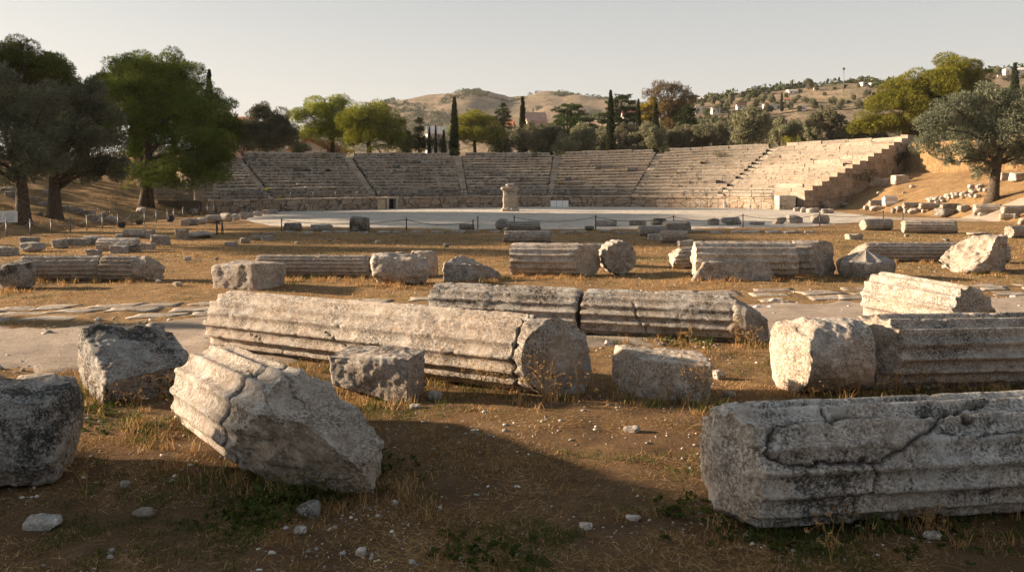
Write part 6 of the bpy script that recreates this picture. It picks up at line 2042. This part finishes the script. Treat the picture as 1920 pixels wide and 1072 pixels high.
for i, (px, py, h) in enumerate([(190, 745, 60), (300, 745, 65), (320, 760, 70), (345, 770, 60), (240, 770, 55), (360, 800, 55), (420, 840, 50), (180, 760, 55), (150, 900, 90), (160, 935, 80)]):
    dry_weed('brown dead weed by the tilted grey block and stump', px, py, h, 380 + i, .5, group='dead weeds by the tilted grey block')
for i, (px, py, h) in enumerate([(1560, 1060, 110), (1680, 960, 130), (1690, 985, 110), (1860, 960, 140), (1740, 1000, 60), (1580, 1000, 90)]):
    dry_weed('thin seed-headed weed standing before the cracked column', px, py, h, 400 + i, .18, group='thin weeds before the cracked column')
for i, (px, py, h) in enumerate([(500, 955, 70), (540, 945, 60), (470, 965, 60), (600, 930, 60), (700, 900, 50), (730, 930, 45), (520, 985, 40), (995, 730, 70), (1040, 735, 50), (1290, 655, 40), (1300, 980, 45), (1640, 1000, 50)]):
    dry_weed('leafy green weed sprouting beside a foreground column', px, py, h, 420 + i, .5, True, group='green weeds beside the foreground columns')


# green rosettes with leaves near the stumps
def rosettes():
    r_ = np.random.default_rng(12); Ps, Ns = [], []
    for px, py, m, sp in [(470, 965, 50, .16), (520, 940, 60, .18), (600, 920, 40, .15), (1520, 960, 60, .22), (1720, 985, 70, .25), (1640, 1000, 40, .25), (1420, 1010, 40, .18), (170, 770, 50, .2), (80, 745, 30, .2), (1250, 640, 40, .15), (720, 880, 30, .15), (900, 1040, 40, .2), (1290, 960, 30, .15), (610, 745, 24, .1), (200, 800, 20, .2), (760, 720, 20, .1)]:
        x, y = G(px, py)
        for _ in range(m):
            xx, yy = x + r_.normal(0, sp), y + r_.normal(0, sp); z = gz(xx, yy)
            for q in range(8):
                a = r_.uniform(0, 6.28)
                Ps.append([xx + r_.normal(0, .01), yy + r_.normal(0, .01), z + r_.uniform(.004, .03)]); Ns.append([math.cos(a), math.sin(a), r_.uniform(.1, .8)])
    N = np.array(Ns); N /= np.linalg.norm(N, axis=1)[:, None]
    V, Q = leaf_quads(np.array(Ps), N, .035, .3, 3, 0, .15)
    c = np.repeat(pick(GREEN * .8, len(Ps)), 4, 0)
    kind(link('ground_weeds', mesh_np('ground_weeds', V, [Q], GRASSM, False, {'Col': c})), 'stuff')
rosettes()


# pebbles past counting
def pebbles():
    t = (1 + 5 ** .5) / 2
    B = np.array([[-1, t, 0], [1, t, 0], [-1, -t, 0], [1, -t, 0], [0, -1, t], [0, 1, t], [0, -1, -t], [0, 1, -t], [t, 0, -1], [t, 0, 1], [-t, 0, -1], [-t, 0, 1]]) / 1.9
    Fc = np.array([[0, 11, 5], [0, 5, 1], [0, 1, 7], [0, 7, 10], [0, 10, 11], [1, 5, 9], [5, 11, 4], [11, 10, 2], [10, 7, 6], [7, 1, 8], [3, 9, 4], [3, 4, 2], [3, 2, 6], [3, 6, 8], [3, 8, 9], [4, 9, 5], [2, 4, 11], [6, 2, 10], [8, 6, 7], [9, 8, 1]])
    X, Y = scatter(12000, 4.9, 26, 1.6)
    S = .0025 + .017 * rng.uniform(0, 1, len(X)) ** 7 + .0005 * Y
    road = ~off_road(X, Y)
    k = road | (fbm(xy0(X / 1.0, Y / 1.0), 4, 71, .65) - .1 > rng.uniform(-.3, .75, len(X)))
    X, Y, S = X[k], Y[k], S[k] * np.where(road[k], 1.5 * rng.uniform(.5, 1.8, k.sum()), 1.0)
    n = len(X)
    sc = S[:, None] * rng.uniform(.6, 1.5, (n, 3)) * [1.25, 1, .6]
    V = B[None] * (1 + rng.normal(0, .16, (n, 12, 1)))
    V = V * sc[:, None]
    a = rng.uniform(0, 6.28, n)
    x = V[..., 0] * np.cos(a)[:, None] - V[..., 1] * np.sin(a)[:, None]; y = V[..., 0] * np.sin(a)[:, None] + V[..., 1] * np.cos(a)[:, None]
    V = np.stack([x + X[:, None], y + Y[:, None], V[..., 2] + (ground_z(X, Y) + S * .25)[:, None]], -1)
    b = .2 + .5 * rng.uniform(0, 1, n) ** 1.6
    c = np.stack([b, b * rng.uniform(.86, .97, n), b * rng.uniform(.72, .92, n)], 1)
    T = (np.arange(n)[:, None, None] * 12 + Fc[None]).reshape(-1, 3)
    kind(link('pebbles', mesh_np('pebbles', V.reshape(-1, 3), [T], PEBM, True, {'Col': np.repeat(c, 12, 0)})), 'stuff')
pebbles()
# ------------------------------------------------------------------ camera, sun, sky
cam = bpy.data.cameras.new('camera'); co = bpy.data.objects.new('camera', cam); COL.objects.link(co)
co.location = (0, 0, HC); co.rotation_euler = (math.pi / 2, 0, 0)
cam.sensor_width = 36.0; cam.lens = F / 1920 * 36.0; cam.shift_y = (YH - 536) / 1920
cam.clip_start = .1; cam.clip_end = 6000
scene.camera = co

SUN_EL, SUN_AZ = math.radians(15.2), math.radians(11.0)      # azimuth: from -x turned towards +y
sd = Vector((-math.cos(SUN_AZ) * math.cos(SUN_EL), math.sin(SUN_AZ) * math.cos(SUN_EL), math.sin(SUN_EL)))
sun = bpy.data.lights.new('sun', 'SUN'); sun.energy = 4.6; sun.angle = math.radians(1.6); sun.color = (1.0, .78, .55)
so = bpy.data.objects.new('sun', sun); COL.objects.link(so)
so.rotation_euler = sd.to_track_quat('Z', 'Y').to_euler()

world = bpy.data.worlds.new('World'); scene.world = world; world.use_nodes = True
wt = world.node_tree
for n in list(wt.nodes): wt.nodes.remove(n)
k = NT(wt)
sky = k.n('ShaderNodeTexSky', sky_type='NISHITA', sun_disc=False, sun_elevation=SUN_EL, sun_rotation=math.atan2(sd.x, sd.y),
          altitude=80, air_density=1.2, dust_density=4.5, ozone_density=1.5)
hs = k.n('ShaderNodeHueSaturation', i_Saturation=.5, i_Value=0.85); k.l(sky.outputs[0], hs.inputs['Color'])
# thin even haze lifts and evens the clear-sky model towards warm grey
tc = k.n('ShaderNodeTexCoord'); sp = k.n('ShaderNodeSeparateXYZ'); k.l(tc.outputs['Generated'], sp.inputs[0])
veil = k.mix(k.ramp(sp.outputs[2], 0.0, 0.42), (5.0, 4.8, 4.5), (1.8, 2.15, 2.5))
hz = k.mix(.62, hs.outputs[0], veil)
bg = k.n('ShaderNodeBackground', i_Strength=.052); k.l(hz, bg.inputs['Color'])
ow = k.n('ShaderNodeOutputWorld'); k.l(bg.outputs[0], ow.inputs['Surface'])

scene.view_settings.view_transform = 'Standard'; scene.view_settings.look = 'None'
scene.view_settings.exposure = 1.9; scene.view_settings.gamma = 1.0; scene.view_settings.use_curve_mapping = False
scene.render.engine = 'CYCLES'
cy = scene.cycles
cy.max_bounces = 5; cy.diffuse_bounces = 3; cy.glossy_bounces = 2; cy.transmission_bounces = 3; cy.transparent_max_bounces = 4
cy.caustics_reflective = False; cy.caustics_refractive = False
cy.use_denoising = True

# thin warm air between the camera and the hills
hm, ht = nmat('haze_air'); hk = NT(ht)
pv = hk.n('ShaderNodeVolumePrincipled'); pv.inputs['Density'].default_value = .00010; pv.inputs['Color'].default_value = (.95, .95, .95, 1); pv.inputs['Anisotropy'].default_value = .2
ho = hk.n('ShaderNodeOutputMaterial'); hk.l(pv.outputs[0], ho.inputs['Volume'])
mb = MB(); mb.box((50, 760, 70), (2300, 1600, 152)); kind(link('haze', mb.mesh('haze', hm, False)), 'stuff')
